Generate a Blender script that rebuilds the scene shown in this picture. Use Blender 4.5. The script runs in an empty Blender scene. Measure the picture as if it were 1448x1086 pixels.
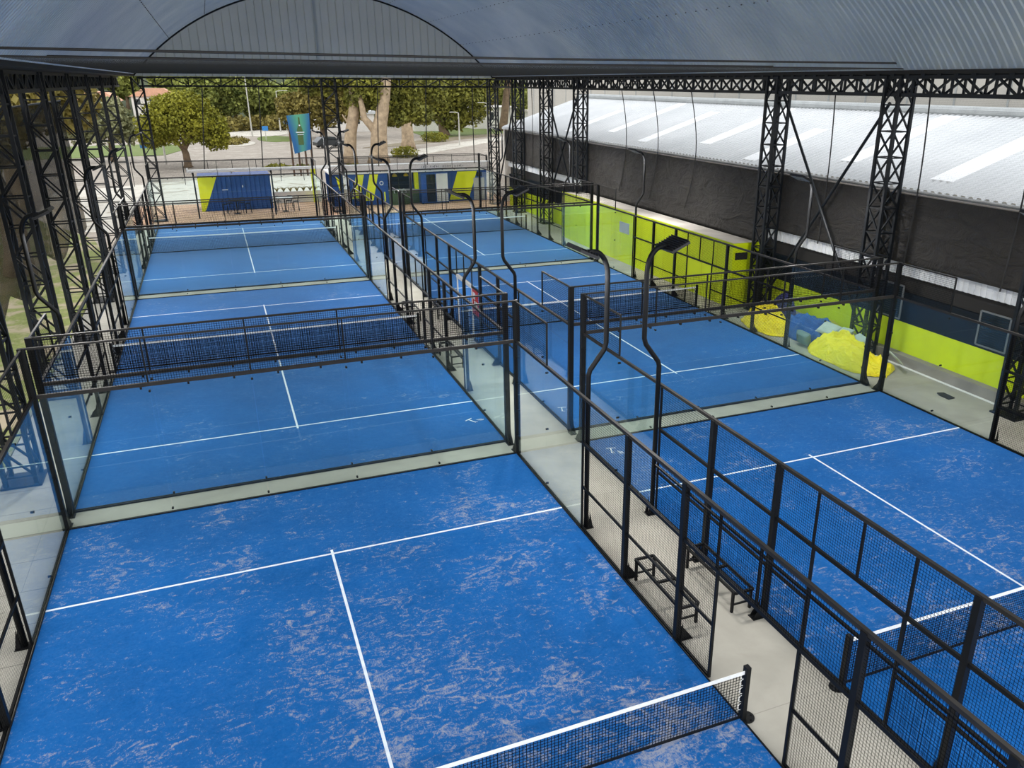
import bpy, math, random
from mathutils import Vector, Matrix, noise
random.seed(7)
SC = bpy.context.scene
COL = SC.collection
PI = math.pi

# ------------------------------------------------------------------ materials
MATS = {}
def newmat(name):
    m = bpy.data.materials.new(name); m.use_nodes = True
    nt = m.node_tree
    for n in list(nt.nodes): nt.nodes.remove(n)
    out = nt.nodes.new('ShaderNodeOutputMaterial')
    MATS[name] = m
    return m, nt, out
def nd(nt, t, **k):
    n = nt.nodes.new(t)
    for a, v in k.items():
        if a.startswith('i_'):
            n.inputs[int(a[2:])].default_value = v
        else: setattr(n, a, v)
    return n
def mth(nt, op, a, b=None):
    n = nt.nodes.new('ShaderNodeMath'); n.operation = op
    for i, x in enumerate((a, b)):
        if x is None: continue
        if isinstance(x, (int, float)): n.inputs[i].default_value = x
        else: nt.links.new(x, n.inputs[i])
    return n.outputs[0]
def mixc(nt, fac, a, b):
    n = nt.nodes.new('ShaderNodeMix'); n.data_type = 'RGBA'
    for i, x in ((0, fac), (6, a), (7, b)):
        if isinstance(x, (int, float)): n.inputs[i].default_value = x
        elif isinstance(x, tuple): n.inputs[i].default_value = (*x, 1)
        else: nt.links.new(x, n.inputs[i])
    return n.outputs[2]
def srgb(r, g, b):
    f = lambda c: (c/255/12.92 if c/255 <= .04045 else ((c/255+.055)/1.055)**2.4)
    return (f(r), f(g), f(b))
def bsdf(nt, out, color, rough=.6, metal=0., spec=.5):
    p = nt.nodes.new('ShaderNodeBsdfPrincipled')
    if isinstance(color, tuple): p.inputs['Base Color'].default_value = (*color, 1)
    else: nt.links.new(color, p.inputs['Base Color'])
    p.inputs['Roughness'].default_value = rough
    p.inputs['Metallic'].default_value = metal
    p.inputs['Specular IOR Level'].default_value = spec
    nt.links.new(p.outputs[0], out.inputs[0])
    return p
def objco(nt): return nt.nodes.new('ShaderNodeTexCoord').outputs['Object']
def geopos(nt): return nt.nodes.new('ShaderNodeNewGeometry').outputs['Position']
def noise_t(nt, vec, scale, detail=3., rough=.5, dist=0.):
    n = nt.nodes.new('ShaderNodeTexNoise')
    nt.links.new(vec, n.inputs['Vector'])
    n.inputs['Scale'].default_value = scale; n.inputs['Detail'].default_value = detail
    n.inputs['Roughness'].default_value = rough; n.inputs['Distortion'].default_value = dist
    return n.outputs[0]
def ramp(nt, fac, a, b):
    n = nt.nodes.new('ShaderNodeMapRange')
    nt.links.new(fac, n.inputs[0])
    n.inputs[1].default_value = a; n.inputs[2].default_value = b
    return n.outputs[0]
def scalev(nt, vec, s):
    n = nt.nodes.new('ShaderNodeMapping'); nt.links.new(vec, n.inputs[0]); n.inputs['Scale'].default_value = s
    return n.outputs[0]

def plain(name, col, rough=.6, metal=0., var=.0, vscale=3., spec=.5):
    m, nt, out = newmat(name)
    if var:
        f = noise_t(nt, objco(nt), vscale, 4.)
        f = ramp(nt, f, .3, .7)
        c = mixc(nt, f, tuple(x*(1-var) for x in col), tuple(min(1, x*(1+var)) for x in col))
    else: c = col
    bsdf(nt, out, c, rough, metal, spec)
    return m
plain('black_metal', (.0045, .005, .0058), .5, 0, .15, 6, .22)
plain('steel_navy', (.0055, .0078, .011), .5, 0, .25, 2, .28)
plain('rail_top', (.017, .0155, .014), .55, 0, .2, 4, .3)
plain('bolt', (.5, .5, .5), .3, .8)
plain('white_tape', srgb(226, 228, 228), .7, 0, .06, 8)
plain('line_white', srgb(214, 224, 236), .8, 0, .1, 6)
plain('cable', (.05, .045, .04), .6)
plain('rope', (.02, .02, .02), .8)
plain('rope_grey', (.07, .07, .065), .8)
plain('lime', srgb(198, 216, 2), .55, 0, .06, .8)
plain('lime_panel', srgb(226, 236, 0), .5, 0, .05, 1.5)
plain('navy_panel', srgb(0, 68, 142), .5, 0, .12, 1.2)
plain('navy_wall', srgb(3, 17, 28), .6, 0, .2, 1., .3)
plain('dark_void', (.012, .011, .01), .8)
plain('white_paint', srgb(226, 226, 224), .6, 0, .05, 2)
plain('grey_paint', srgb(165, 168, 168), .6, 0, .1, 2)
plain('white_band', srgb(205, 208, 210), .6, 0, .06, 2)
plain('kerb_concrete', srgb(138, 132, 126), .85, 0, .15, 1.2)
plain('grey_roof', srgb(216, 210, 202), .85, 0, .2, .8)
plain('cap_glass', (.02, .03, .035), .08)
plain('steel_grey', srgb(112, 116, 118), .5, .2)
plain('green_bin', srgb(66, 92, 48), .5, 0, .1, 4)
plain('red_print', srgb(190, 30, 32), .5, 0, .1, 3)
plain('blue_sign', srgb(50, 130, 200), .5)
plain('yellow_lamp', srgb(235, 200, 20), .5)
plain('orange_roof', srgb(220, 168, 140), .8, 0, .12, 1)
plain('white_wall', srgb(226, 222, 216), .8, 0, .08, .3)
plain('grey_wall', srgb(190, 186, 178), .8, 0, .08, .2)
plain('bark', srgb(168, 148, 122), .9, 0, .3, 2.2)
plain('bark_dark', srgb(112, 94, 74), .9, 0, .3, 1.6)
plain('rubber', (.015, .015, .016), .8)
plain('car_dark', (.02, .025, .03), .25)
plain('car_white', srgb(220, 226, 232), .25)
plain('lamp_post', srgb(190, 188, 180), .5)
plain('wood_post', srgb(88, 66, 50), .8, 0, .2, 3)
plain('cushion_grey', srgb(178, 186, 180), .85, 0, .08, 6)
plain('cushion_slate', srgb(120, 140, 140), .85, 0, .08, 6)
plain('tarp_blue', srgb(14, 84, 160), .6, 0, .18, 3)
plain('tarp_indigo', srgb(40, 46, 104), .7, 0, .1, 3)
plain('olive_cloth', srgb(176, 170, 40), .7, 0, .1, 3)
plain('floodlight', (.014, .015, .02), .35)
plain('lens', (.25, .27, .28), .2)
plain('pale_print', srgb(220, 226, 235), .6)

def m_tarp():
    m, nt, out = newmat('tarp_yellow')
    p = objco(nt)
    f = ramp(nt, noise_t(nt, p, 2.5, 5, .6, .6), .3, .75)
    c = mixc(nt, f, srgb(240, 216, 0), srgb(248, 230, 6))
    b = bsdf(nt, out, c, .5)
    bp = nt.nodes.new('ShaderNodeBump'); bp.inputs['Strength'].default_value = .9; bp.inputs['Distance'].default_value = .12
    nt.links.new(noise_t(nt, scalev(nt, p, (1.3, .8, 1)), 3.4, 4, .55, 1.6), bp.inputs['Height']); nt.links.new(bp.outputs[0], b.inputs['Normal'])
m_tarp()

def m_concrete():
    m, nt, out = newmat('concrete')
    p = geopos(nt)
    a = ramp(nt, noise_t(nt, p, .55, 6, .6, .4), .25, .75)
    c = mixc(nt, a, srgb(142, 139, 129), srgb(174, 171, 161))
    b = ramp(nt, noise_t(nt, p, 2.3, 6, .65, 1.5), .58, .72)
    c = mixc(nt, mth(nt, 'MULTIPLY', b, .35), c, srgb(150, 146, 136))
    sep = nt.nodes.new('ShaderNodeSeparateXYZ'); nt.links.new(p, sep.inputs[0])
    jy = mth(nt, 'LESS_THAN', mth(nt, 'FRACT', mth(nt, 'MULTIPLY', mth(nt, 'ADD', sep.outputs[1], .25), 1/1.15)), .02)
    jx = mth(nt, 'LESS_THAN', mth(nt, 'FRACT', mth(nt, 'MULTIPLY', mth(nt, 'ADD', sep.outputs[0], .52), 1/1.45)), .006)
    # narrow saw joints only on the strip along the left edge
    strip = mth(nt, 'LESS_THAN', sep.outputs[0], -.05)
    j = mth(nt, 'MULTIPLY', mth(nt, 'MAXIMUM', jy, jx), strip)
    jb = mth(nt, 'LESS_THAN', mth(nt, 'FRACT', mth(nt, 'MULTIPLY', sep.outputs[1], 1/3.6)), .004)
    j = mth(nt, 'MAXIMUM', j, mth(nt, 'MULTIPLY', jb, .6))
    c = mixc(nt, mth(nt, 'MULTIPLY', j, .65), c, srgb(96, 94, 88))
    bsdf(nt, out, c, .75)
m_concrete()

def m_turf(name, wear, near):
    """blue artificial turf, sand lying in worn, streaky patches"""
    m, nt, out = newmat(name)
    p = objco(nt)
    big = noise_t(nt, p, .42, 4, .6, .8)
    sep = nt.nodes.new('ShaderNodeSeparateXYZ'); nt.links.new(p, sep.inputs[0])
    # sand collects near the net, where the players stand
    dn = ramp(nt, mth(nt, 'ABSOLUTE', mth(nt, 'ADD', sep.outputs[1], -.2)), 8., 0.)
    dx = ramp(nt, mth(nt, 'ABSOLUTE', mth(nt, 'ADD', sep.outputs[0], -1.2)), 5.5, 0.)
    lvl = mth(nt, 'ADD', mth(nt, 'MULTIPLY', big, .9), mth(nt, 'MULTIPLY', mth(nt, 'MULTIPLY', dn, dx), near))
    st = noise_t(nt, scalev(nt, p, (1.0, 1.7, 1.0)), 3.2, 8, .70, 1.6)
    st2 = noise_t(nt, scalev(nt, p, (2.0, 1.0, 1.0)), 9., 5, .7, 2.2)
    s = mth(nt, 'ADD', mth(nt, 'MULTIPLY', st, .62), mth(nt, 'MULTIPLY', st2, .38))
    v = mth(nt, 'ADD', s, mth(nt, 'MULTIPLY', lvl, .42))
    mask = ramp(nt, v, .785-wear, .895-wear)
    base = mixc(nt, ramp(nt, noise_t(nt, p, .5, 4, .6), .3, .7), srgb(0, 74, 138), srgb(0, 84, 154))
    fine = ramp(nt, noise_t(nt, p, 26, 3, .7), .35, .7)
    base = mixc(nt, mth(nt, 'MULTIPLY', fine, .3), base, srgb(20, 106, 182))
    haze = ramp(nt, v, .62-wear, .88-wear)
    base = mixc(nt, mth(nt, 'MULTIPLY', haze, .16), base, srgb(80, 140, 205))
    c = mixc(nt, mth(nt, 'MULTIPLY', mask, .62), base, srgb(172, 168, 166))
    b = bsdf(nt, out, c, .8, 0, .12)
    b.inputs['Sheen Weight'].default_value = .5; b.inputs['Sheen Roughness'].default_value = .26; b.inputs['Sheen Tint'].default_value = (.8, .92, 1, 1)
m_turf('turf_front_left', .035, .24)
m_turf('turf_front_right', .02, .2)
m_turf('turf_mid_left', .0, .05)
m_turf('turf_mid_right', -.015, .05)
m_turf('turf_back_left', -.02, .05)
m_turf('turf_back_right', -.04, .05)

def m_mesh(name, pu, pv, wu, wv, col, rough=.6):
    m, nt, out = newmat(name)
    uv = nt.nodes.new('ShaderNodeTexCoord').outputs['UV']
    sep = nt.nodes.new('ShaderNodeSeparateXYZ'); nt.links.new(uv, sep.inputs[0])
    a = mth(nt, 'LESS_THAN', mth(nt, 'FRACT', mth(nt, 'MULTIPLY', sep.outputs[0], 1/pu)), wu/pu)
    b = mth(nt, 'LESS_THAN', mth(nt, 'FRACT', mth(nt, 'MULTIPLY', sep.outputs[1], 1/pv)), wv/pv)
    f = mth(nt, 'MAXIMUM', a, b)
    t = nt.nodes.new('ShaderNodeBsdfTransparent')
    d = nt.nodes.new('ShaderNodeBsdfDiffuse'); d.inputs[0].default_value = (*col, 1)
    mx = nt.nodes.new('ShaderNodeMixShader')
    nt.links.new(f, mx.inputs[0]); nt.links.new(t.outputs[0], mx.inputs[1]); nt.links.new(d.outputs[0], mx.inputs[2])
    nt.links.new(mx.outputs[0], out.inputs[0])
m_mesh('wire_mesh', .05, .05, .0066, .0066, (.006, .006, .007))
m_mesh('net_mesh', .05, .05, .0105, .0105, (.008, .009, .011))
m_mesh('bird_net', .05, .05, .0016, .0016, (.05, .05, .045))
m_mesh('roof_net', .03, .03, .008, .008, (.05, .05, .045))

def m_glass():
    m, nt, out = newmat('glass')
    t = nt.nodes.new('ShaderNodeBsdfTransparent'); t.inputs[0].default_value = (.935, .977, .968, 1)
    g = nt.nodes.new('ShaderNodeBsdfGlossy'); g.inputs['Roughness'].default_value = .01; g.inputs[0].default_value = (.95, 1, 1, 1)
    lw = nt.nodes.new('ShaderNodeLayerWeight'); lw.inputs[0].default_value = .5
    fr = mth(nt, 'ADD', mth(nt, 'MULTIPLY', mth(nt, 'POWER', lw.outputs['Facing'], 5), .8), .022)
    mx = nt.nodes.new('ShaderNodeMixShader')
    nt.links.new(fr, mx.inputs[0]); nt.links.new(t.outputs[0], mx.inputs[1]); nt.links.new(g.outputs[0], mx.inputs[2])
    d = nt.nodes.new('ShaderNodeBsdfDiffuse'); d.inputs[0].default_value = (.55, .68, .70, 1)
    mx2 = nt.nodes.new('ShaderNodeMixShader'); mx2.inputs[0].default_value = .004   # dust on the pane
    nt.links.new(mx.outputs[0], mx2.inputs[1]); nt.links.new(d.outputs[0], mx2.inputs[2])
    nt.links.new(mx2.outputs[0], out.inputs[0])
m_glass()

def m_roof(name, c1, c2, rough, metal=0., trans=0.):
    m, nt, out = newmat(name)
    p = geopos(nt)
    f = ramp(nt, noise_t(nt, p, .35, 4, .5), .3, .7)
    c = mixc(nt, f, c1, c2)
    b = bsdf(nt, out, c, rough, metal, .5)
    if trans:      # daylight glowing faintly through the sheets
        t = nt.nodes.new('ShaderNodeBsdfTranslucent'); t.inputs[0].default_value = (.84, .82, .78, 1)
        mx = nt.nodes.new('ShaderNodeMixShader'); mx.inputs[0].default_value = trans
        nt.links.new(b.outputs[0], mx.inputs[1]); nt.links.new(t.outputs[0], mx.inputs[2]); nt.links.new(mx.outputs[0], out.inputs[0])
m_roof('roof_sheet', srgb(170, 186, 194), srgb(204, 212, 212), .42, .7, .025)
m_roof('gable_sheet', srgb(186, 196, 200), srgb(200, 208, 210), .45, 0, .05)
m_roof('warehouse_sheet', srgb(190, 192, 194), srgb(206, 207, 208), .6)
plain('skylight_sheet', srgb(236, 237, 238), .5)

def m_cloth(name, c1, c2, alpha):
    m, nt, out = newmat(name)
    p = geopos(nt)
    f = ramp(nt, noise_t(nt, scalev(nt, p, (1, .5, 1.2)), 1.6, 5, .6, 1.8), .3, .7)
    c = mixc(nt, f, c1, c2)
    d = nt.nodes.new('ShaderNodeBsdfPrincipled'); nt.links.new(c, d.inputs['Base Color']); d.inputs['Roughness'].default_value = .75
    bp = nt.nodes.new('ShaderNodeBump'); bp.inputs['Strength'].default_value = .5; bp.inputs['Distance'].default_value = .15
    nt.links.new(f, bp.inputs['Height']); nt.links.new(bp.outputs[0], d.inputs['Normal'])
    if alpha < 1:
        t = nt.nodes.new('ShaderNodeBsdfTransparent')
        mx = nt.nodes.new('ShaderNodeMixShader'); mx.inputs[0].default_value = alpha
        nt.links.new(t.outputs[0], mx.inputs[1]); nt.links.new(d.outputs[0], mx.inputs[2]); nt.links.new(mx.outputs[0], out.inputs[0])
    else: nt.links.new(d.outputs[0], out.inputs[0])
m_cloth('shade_black', (.008, .007, .0065), (.02, .0175, .0155), 1)
m_cloth('shade_brown', srgb(72, 60, 36), srgb(104, 90, 62), .66)

def m_grass(name, g1, g2, soil, thr):
    m, nt, out = newmat(name)
    p = geopos(nt)
    f = ramp(nt, noise_t(nt, p, 6, 4, .7), .3, .7)
    c = mixc(nt, f, g1, g2)
    s = ramp(nt, noise_t(nt, p, .55, 6, .65, .8), thr, thr+.12)
    c = mixc(nt, s, c, soil)
    bsdf(nt, out, c, .9)
m_grass('grass_soil', srgb(96, 106, 46), srgb(130, 136, 74), srgb(160, 146, 122), .49)
m_grass('grass_lawn', srgb(82, 100, 36), srgb(110, 124, 56), srgb(140, 130, 96), .60)
m_grass('asphalt', srgb(142, 132, 120), srgb(158, 148, 136), srgb(170, 160, 148), .5)
m_grass('terrace', srgb(232, 186, 152), srgb(240, 198, 164), srgb(222, 178, 146), .6)
m_grass('pale_gravel', srgb(186, 180, 168), srgb(206, 200, 188), srgb(160, 150, 134), .52)
m_grass('hill_scrub', srgb(34, 44, 18), srgb(62, 72, 30), srgb(88, 82, 44), .62)
m_grass('brown_bank', srgb(118, 108, 86), srgb(142, 130, 106), srgb(160, 148, 126), .55)

def m_leaf(name, dark, light):
    m, nt, out = newmat(name)
    p = geopos(nt)
    f = ramp(nt, noise_t(nt, p, .5, 4, .7), .32, .68)
    c = mixc(nt, f, dark, light)
    f2 = ramp(nt, noise_t(nt, p, 2.6, 2, .6), .3, .7)
    c = mixc(nt, mth(nt, 'MULTIPLY', f2, .3), c, tuple(x*.6 for x in dark))
    b = bsdf(nt, out, c, .7, 0, .3)
m_leaf('leaf_lime', srgb(88, 92, 20), srgb(164, 160, 50))
m_leaf('leaf_pine', srgb(64, 70, 26), srgb(158, 156, 66))
m_leaf('leaf_forest', srgb(76, 90, 40), srgb(172, 176, 90))
m_leaf('leaf_olive', srgb(92, 84, 34), srgb(156, 142, 76))
m_leaf('leaf_grey', srgb(104, 108, 72), srgb(160, 160, 120))

def m_poly():
    m, nt, out = newmat('canopy_sheet')
    d = nt.nodes.new('ShaderNodeBsdfDiffuse'); d.inputs[0].default_value = (.6, .6, .58, 1)
    t = nt.nodes.new('ShaderNodeBsdfTranslucent'); t.inputs[0].default_value = (.85, .85, .83, 1)
    mx = nt.nodes.new('ShaderNodeMixShader'); mx.inputs[0].default_value = .7
    nt.links.new(d.outputs[0], mx.inputs[1]); nt.links.new(t.outputs[0], mx.inputs[2]); nt.links.new(mx.outputs[0], out.inputs[0])
m_poly()
def m_ad():
    m, nt, out = newmat('ad_print')
    uv = nt.nodes.new('ShaderNodeTexCoord').outputs['UV']
    sep = nt.nodes.new('ShaderNodeSeparateXYZ'); nt.links.new(uv, sep.inputs[0])
    d = mth(nt, 'ABSOLUTE', mth(nt, 'ADD', sep.outputs[0], -.5))
    f = ramp(nt, mth(nt, 'ADD', d, mth(nt, 'MULTIPLY', mth(nt, 'ADD', sep.outputs[1], -1), -.18)), .5, .08)
    c = mixc(nt, f, srgb(22, 88, 142), srgb(76, 150, 118))
    bsdf(nt, out, c, .5)
m_ad()

# ------------------------------------------------------------------ mesh helpers
class MB:
    def __init__(s): s.v = []; s.f = []; s.uv = {}
    def quad(s, a, b, c, d, uv=None):
        i = len(s.v); s.v += [tuple(a), tuple(b), tuple(c), tuple(d)]; s.f.append((i, i+1, i+2, i+3))
        if uv: s.uv[len(s.f)-1] = uv
        return s
    def box(s, x0, y0, z0, x1, y1, z1):
        i = len(s.v)
        s.v += [(x0,y0,z0),(x1,y0,z0),(x1,y1,z0),(x0,y1,z0),(x0,y0,z1),(x1,y0,z1),(x1,y1,z1),(x0,y1,z1)]
        for q in ((0,3,2,1),(4,5,6,7),(0,1,5,4),(1,2,6,5),(2,3,7,6),(3,0,4,7)): s.f.append(tuple(i+k for k in q))
        return s
    def prism(s, pts, axis, a, b):
        """extrude a 2-D outline along an axis from a to b"""
        n = len(pts); i = len(s.v)
        for t in (a, b):
            for p in pts:
                s.v.append({'x': (t, p[0], p[1]), 'y': (p[0], t, p[1]), 'z': (p[0], p[1], t)}[axis])
        s.f.append(tuple(i+k for k in range(n))[::-1]); s.f.append(tuple(i+n+k for k in range(n)))
        for k in range(n): s.f.append((i+k, i+(k+1) % n, i+n+(k+1) % n, i+n+k))
        return s
    def tube(s, pts, r, n=8, r2=None):
        pts = [Vector(p) for p in pts]; i0 = len(s.v); m = len(pts)
        up = None
        for k, p in enumerate(pts):
            d = (pts[min(k+1, m-1)]-pts[max(k-1, 0)]).normalized()
            if up is None:
                up = Vector((0,0,1)) if abs(d.z) < .9 else Vector((1,0,0))
            x = d.cross(up)
            if x.length < 1e-4: x = d.orthogonal()
            x.normalize(); y = x.cross(d).normalized(); up = y
            rr = r if r2 is None else r+(r2-r)*k/max(1, m-1)
            if isinstance(r, (list, tuple)): rr = r[k]
            for a in range(n):
                t = 2*PI*a/n+PI/n
                s.v.append(tuple(p+x*math.cos(t)*rr+y*math.sin(t)*rr))
        for k in range(m-1):
            for a in range(n):
                b = (a+1) % n
                s.f.append((i0+k*n+a, i0+k*n+b, i0+(k+1)*n+b, i0+(k+1)*n+a))
        s.f.append(tuple(i0+a for a in range(n))[::-1]); s.f.append(tuple(i0+(m-1)*n+a for a in range(n)))
        return s
    def bar(s, a, b, w): return s.tube([a, b], w*.7071, 4)
    def cyl(s, x, y, z0, z1, r, n=16): return s.tube([(x,y,z0),(x,y,z1)], r, n)
    def mesh(s, name, mat, smooth=False):
        me = bpy.data.meshes.new(name); me.from_pydata(s.v, [], s.f); me.update()
        if s.uv:
            l = me.uv_layers.new(name='UVMap')
            for fi, uv in s.uv.items():
                for k, li in enumerate(me.polygons[fi].loop_indices): l.data[li].uv = uv[k]
        me.materials.append(MATS[mat])
        if smooth: me.polygons.foreach_set('use_smooth', [True]*len(me.polygons))
        return me
    def obj(s, name, mat, parent=None, smooth=False, loc=None, bevel=0):
        return link(s.mesh(name, mat, smooth), name, parent, loc, bevel)
def link(me, name, parent=None, loc=None, bevel=0):
    o = bpy.data.objects.new(name, me); COL.objects.link(o)
    if parent: o.parent = parent
    if loc: o.location = loc
    if bevel:
        b = o.modifiers.new('Bevel', 'BEVEL'); b.width = bevel; b.segments = 2; b.limit_method = 'ANGLE'
    return o
def tag(o, label, cat, group=None):
    o['label'] = label; o['category'] = cat
    if group: o['group'] = group
    return o
def thing(name, label, cat, loc=(0,0,0), group=None, rz=0):
    o = bpy.data.objects.new(name, None); COL.objects.link(o); o.location = loc; o.rotation_euler.z = rz
    o.empty_display_size = .2
    return tag(o, label, cat, group)
def structure(o): o['kind'] = 'structure'; return o
CACHE = {}
def cached(key, make):
    if key not in CACHE: CACHE[key] = make()
    return CACHE[key]
def copy_tree(o, parent=None):
    c = o.copy(); COL.objects.link(c)
    if parent: c.parent = parent
    for ch in list(o.children): copy_tree(ch, c)
    return c
def nz(x, y, z=0): return noise.noise(Vector((x, y, z)))

# ------------------------------------------------------------------ court layout (metres)
RX = 11.91
PITCH = 20.884
COURTS = {}
for cx, side in ((0., 'left'), (RX, 'right')):
    for k, row in enumerate(('front', 'middle', 'back')):
        COURTS[(row, side)] = (cx, PITCH*k)
YEND = 54.0                     # gable end of the hall
XL, XR = -1.3, 24.12            # the two rows of columns

# ------------------------------------------------------------------ setting
g = MB().box(-1.86, -14, -.3, 25.6, 52.3, 0).obj('floor', 'concrete'); structure(g)
MB().box(-1.86, 52.3, -.3, 25.6, 62, -.01).obj('terrace_ground', 'terrace')['kind'] = 'structure'
def sheet(name, mat, pts, z0, thick=.3):
    o = MB().prism(pts, 'z', z0-thick, z0).obj(name, mat); return structure(o)
sheet('outside_ground', 'asphalt', [(-160,-20),(-1.86,-20),(-1.86,62),(25.6,62),(25.6,-20),(200,-20),(200,330),(-160,330)], -.05)
sheet('outside_grass', 'grass_soil', [(-45,-15),(-1.9,-15),(-1.9,40),(-3.4,48),(-8,58),(-45,66)], -.01)
sheet('gravel_ground', 'pale_gravel', [(-8,53),(-1.9,50),(-1.9,62.05),(12.6,62.05),(13,80),(2,80),(-9,74)], -.02)
def blob(cx, cy, rx, ry, n=22, sd=0):
    return [(cx+rx*math.cos(2*PI*k/n)*(1+.16*nz(k*.9, sd)), cy+ry*math.sin(2*PI*k/n)*(1+.16*nz(k*.9, sd+5))) for k in range(n)]
def lawn(name, pts, z): return sheet(name, 'grass_lawn', pts, z, .12)
lawn('lawn_ground', [(-30,108),(-1.8,112),(0.5,122),(-2,134),(-30,130)], .0)
lawn('lawn_ground', [(3,186),(22,178),(32,178),(34,200),(2,214)], .0)
lawn('lawn_ground', [(38,128),(44,138),(66,150),(66,170),(40,160)], .02)
lawn('lawn_ground', blob(14, 141, 3.0, 8, sd=2), .02)
sheet('pavement_ground', 'pale_gravel', [(6,150),(14,148),(20,160),(20,172),(30,176),(30,179),(16,177),(4,180)], .02, .1)
sheet('pavement_ground', 'pale_gravel', [(22,100),(28,100),(48,125),(70,148),(70,151),(46,129)], .02, .1)
sheet('pavement_ground', 'brown_bank', [(24,116),(30,118),(66,152),(66,158),(36,130)], .01, .1)
sheet('roadside_ground', 'brown_bank', [(44,92),(62,100),(90,150),(150,180),(150,80),(60,62)], .05, .1)
# traffic island with stones
sheet('traffic_island', 'pale_gravel', blob(6.6, 131, 3.6, 6.5, sd=4), .06, .12)
# wooded hill closing the view
hb = MB()
NX, NY = 60, 14
for j in range(NY+1):
    for i in range(NX+1):
        x = -170+i*6.2; y = 196+j*12+max(0, (x-40))*-.15
        z = -1+20*(1-math.exp(-((j/NY)*2.4)**1.4))+2.2*nz(x*.05, y*.05)*min(1, j/2)
        hb.v.append((x, y, z))
for j in range(NY):
    for i in range(NX):
        a = j*(NX+1)+i; hb.f.append((a, a+1, a+NX+2, a+NX+1))
structure(hb.obj('hill', 'hill_scrub', smooth=True))

# roof vault: corrugated barrel, gable panel at the far end, flat eave soffits
XC, HALF, RISE, ZS = 11.9, 11.97, 5.3, 9.24
RAD = (HALF**2+RISE**2)/(2*RISE); ZC = ZS+RISE-RAD
A0 = math.asin(HALF/RAD)
def arc(t, dr=0):
    a = -A0+2*A0*t
    return XC+(RAD+dr)*math.sin(a), ZC+(RAD+dr)*math.cos(a)
rb = MB(); NA = 56; YS0 = -4.0
per = .25; prof = [(0, 0), (.10, 0), (.125, .035), (.225, .035)]
ys = []
y = YS0
while y < YEND:
    for py, pr in prof: ys.append((y+py, pr))
    y += per
ys.append((YEND, 0))
for yy, dr in ys:
    for k in range(NA+1):
        x, z = arc(k/NA, dr); rb.v.append((x, yy, z))
for j in range(len(ys)-1):
    for k in range(NA):
        a = j*(NA+1)+k; rb.f.append((a, a+NA+1, a+NA+2, a+1))
structure(rb.obj('ceiling', 'roof_sheet'))
# rows of sheet fixings seen on the vault
fx = MB()
for t in (.12, .22, .33, .67, .78, .88):
    for k in range(70):
        yy = 8+k*.75; x, z = arc(t)
        if yy < YEND: fx.box(x-.02, yy-.02, z-.03, x+.02, yy+.02, z+.0)
fo = fx.obj('trim_1', 'cable'); structure(fo)
gb = MB(); GN = 46
for k in range(GN):
    x0 = XC-HALF+2*HALF*k/GN; x1 = x0+2*HALF/GN
    def zt(x): return ZC+math.sqrt(max(0, RAD**2-(x-XC)**2))+.02
    xm = x0+(x1-x0)*.86
    gb.quad((x0,YEND,ZS-.1),(xm,YEND,ZS-.1),(xm,YEND,zt(xm)),(x0,YEND,zt(x0)))
    gb.quad((xm,YEND,ZS-.1),(xm+.02,YEND+.12,ZS-.1),(xm+.02,YEND+.12,zt(xm)),(xm,YEND,zt(xm)))
    gb.quad((xm+.02,YEND+.12,ZS-.1),(x1,YEND,ZS-.1),(x1,YEND,zt(x1)),(xm+.02,YEND+.12,zt(xm)))
structure(gb.obj('wall_far', 'gable_sheet'))
structure(MB().box(XL-.6, YS0, 9.14, XC-HALF+.02, YEND+.4, 9.26).obj('trim_2', 'dark_void'))
structure(MB().box(XC+HALF-.02, YS0, 9.14, XR+.75, YEND+.4, 9.26).obj('trim_3', 'dark_void'))
structure(MB().tube([(arc(k/40)[0], YEND-.06, arc(k/40)[1]-.05) for k in range(41)], .05, 6).obj('trim_4', 'navy_wall'))
MB().box(11.4, YEND-.05, ZS, 11.58, YEND-.01, ZS+RISE-.03).obj('trim_5', 'gable_sheet')['kind'] = 'structure'
# purlins under the eaves, short blocks that show along the truss
pb = MB()
for k in range(int((YEND-4)/.62)):
    yy = 4+k*.62
    pb.box(XR-.32, yy, 9.085, XR+.5, yy+.16, 9.15)
structure(pb.obj('trim_6', 'steel_navy'))

# ------------------------------------------------------------------ hall steelwork
def lattice_column(x, y, label, h=9.1, w=.62, d=.62, sheath=False, group='lattice columns of the hall'):
    t = thing('lattice_column', label, 'column', (x, y, 0), group)
    for sx in (-1, 1):
        for sy in (-1, 1):
            me = cached(('cleg', w, d, sx, sy, h), lambda: MB().bar((sx*w/2, sy*d/2, .02), (sx*w/2, sy*d/2, h), .095).mesh('leg', 'steel_navy'))
            link(me, 'leg', t)
    def web():
        b = MB(); n = 11; hh = (h-.3)/n
        for k in range(n):
            z0 = .25+k*hh; z1 = z0+hh
            for s in (-1, 1):
                a, c = (-1, 1) if k % 2 else (1, -1)
                b.bar((a*w/2, s*d/2, z0), (c*w/2, s*d/2, z1), .05); b.bar((s*w/2, a*d/2, z0), (s*w/2, c*d/2, z1), .05)
                b.bar((-w/2, s*d/2, z0), (w/2, s*d/2, z0), .04); b.bar((s*w/2, -d/2, z0), (s*w/2, d/2, z0), .04)
        return b.mesh('lacing', 'steel_navy')
    link(cached(('web', w, d, h), web), 'lacing', t)
    link(cached('cbase', lambda: MB().box(-.42, -.42, 0, .42, .42, .05).mesh('base_plate', 'steel_navy')), 'base_plate', t)
    if sheath:
        me = cached('sheath', lambda: MB().box(-.33, -.33, .5, .33, .33, 2.6).mesh('wrap', 'steel_navy'))
        link(me, 'wrap', t)
    return t
ORD = ['first', 'second', 'third', 'fourth', 'fifth', 'sixth', 'seventh', 'eighth', 'ninth']
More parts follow.
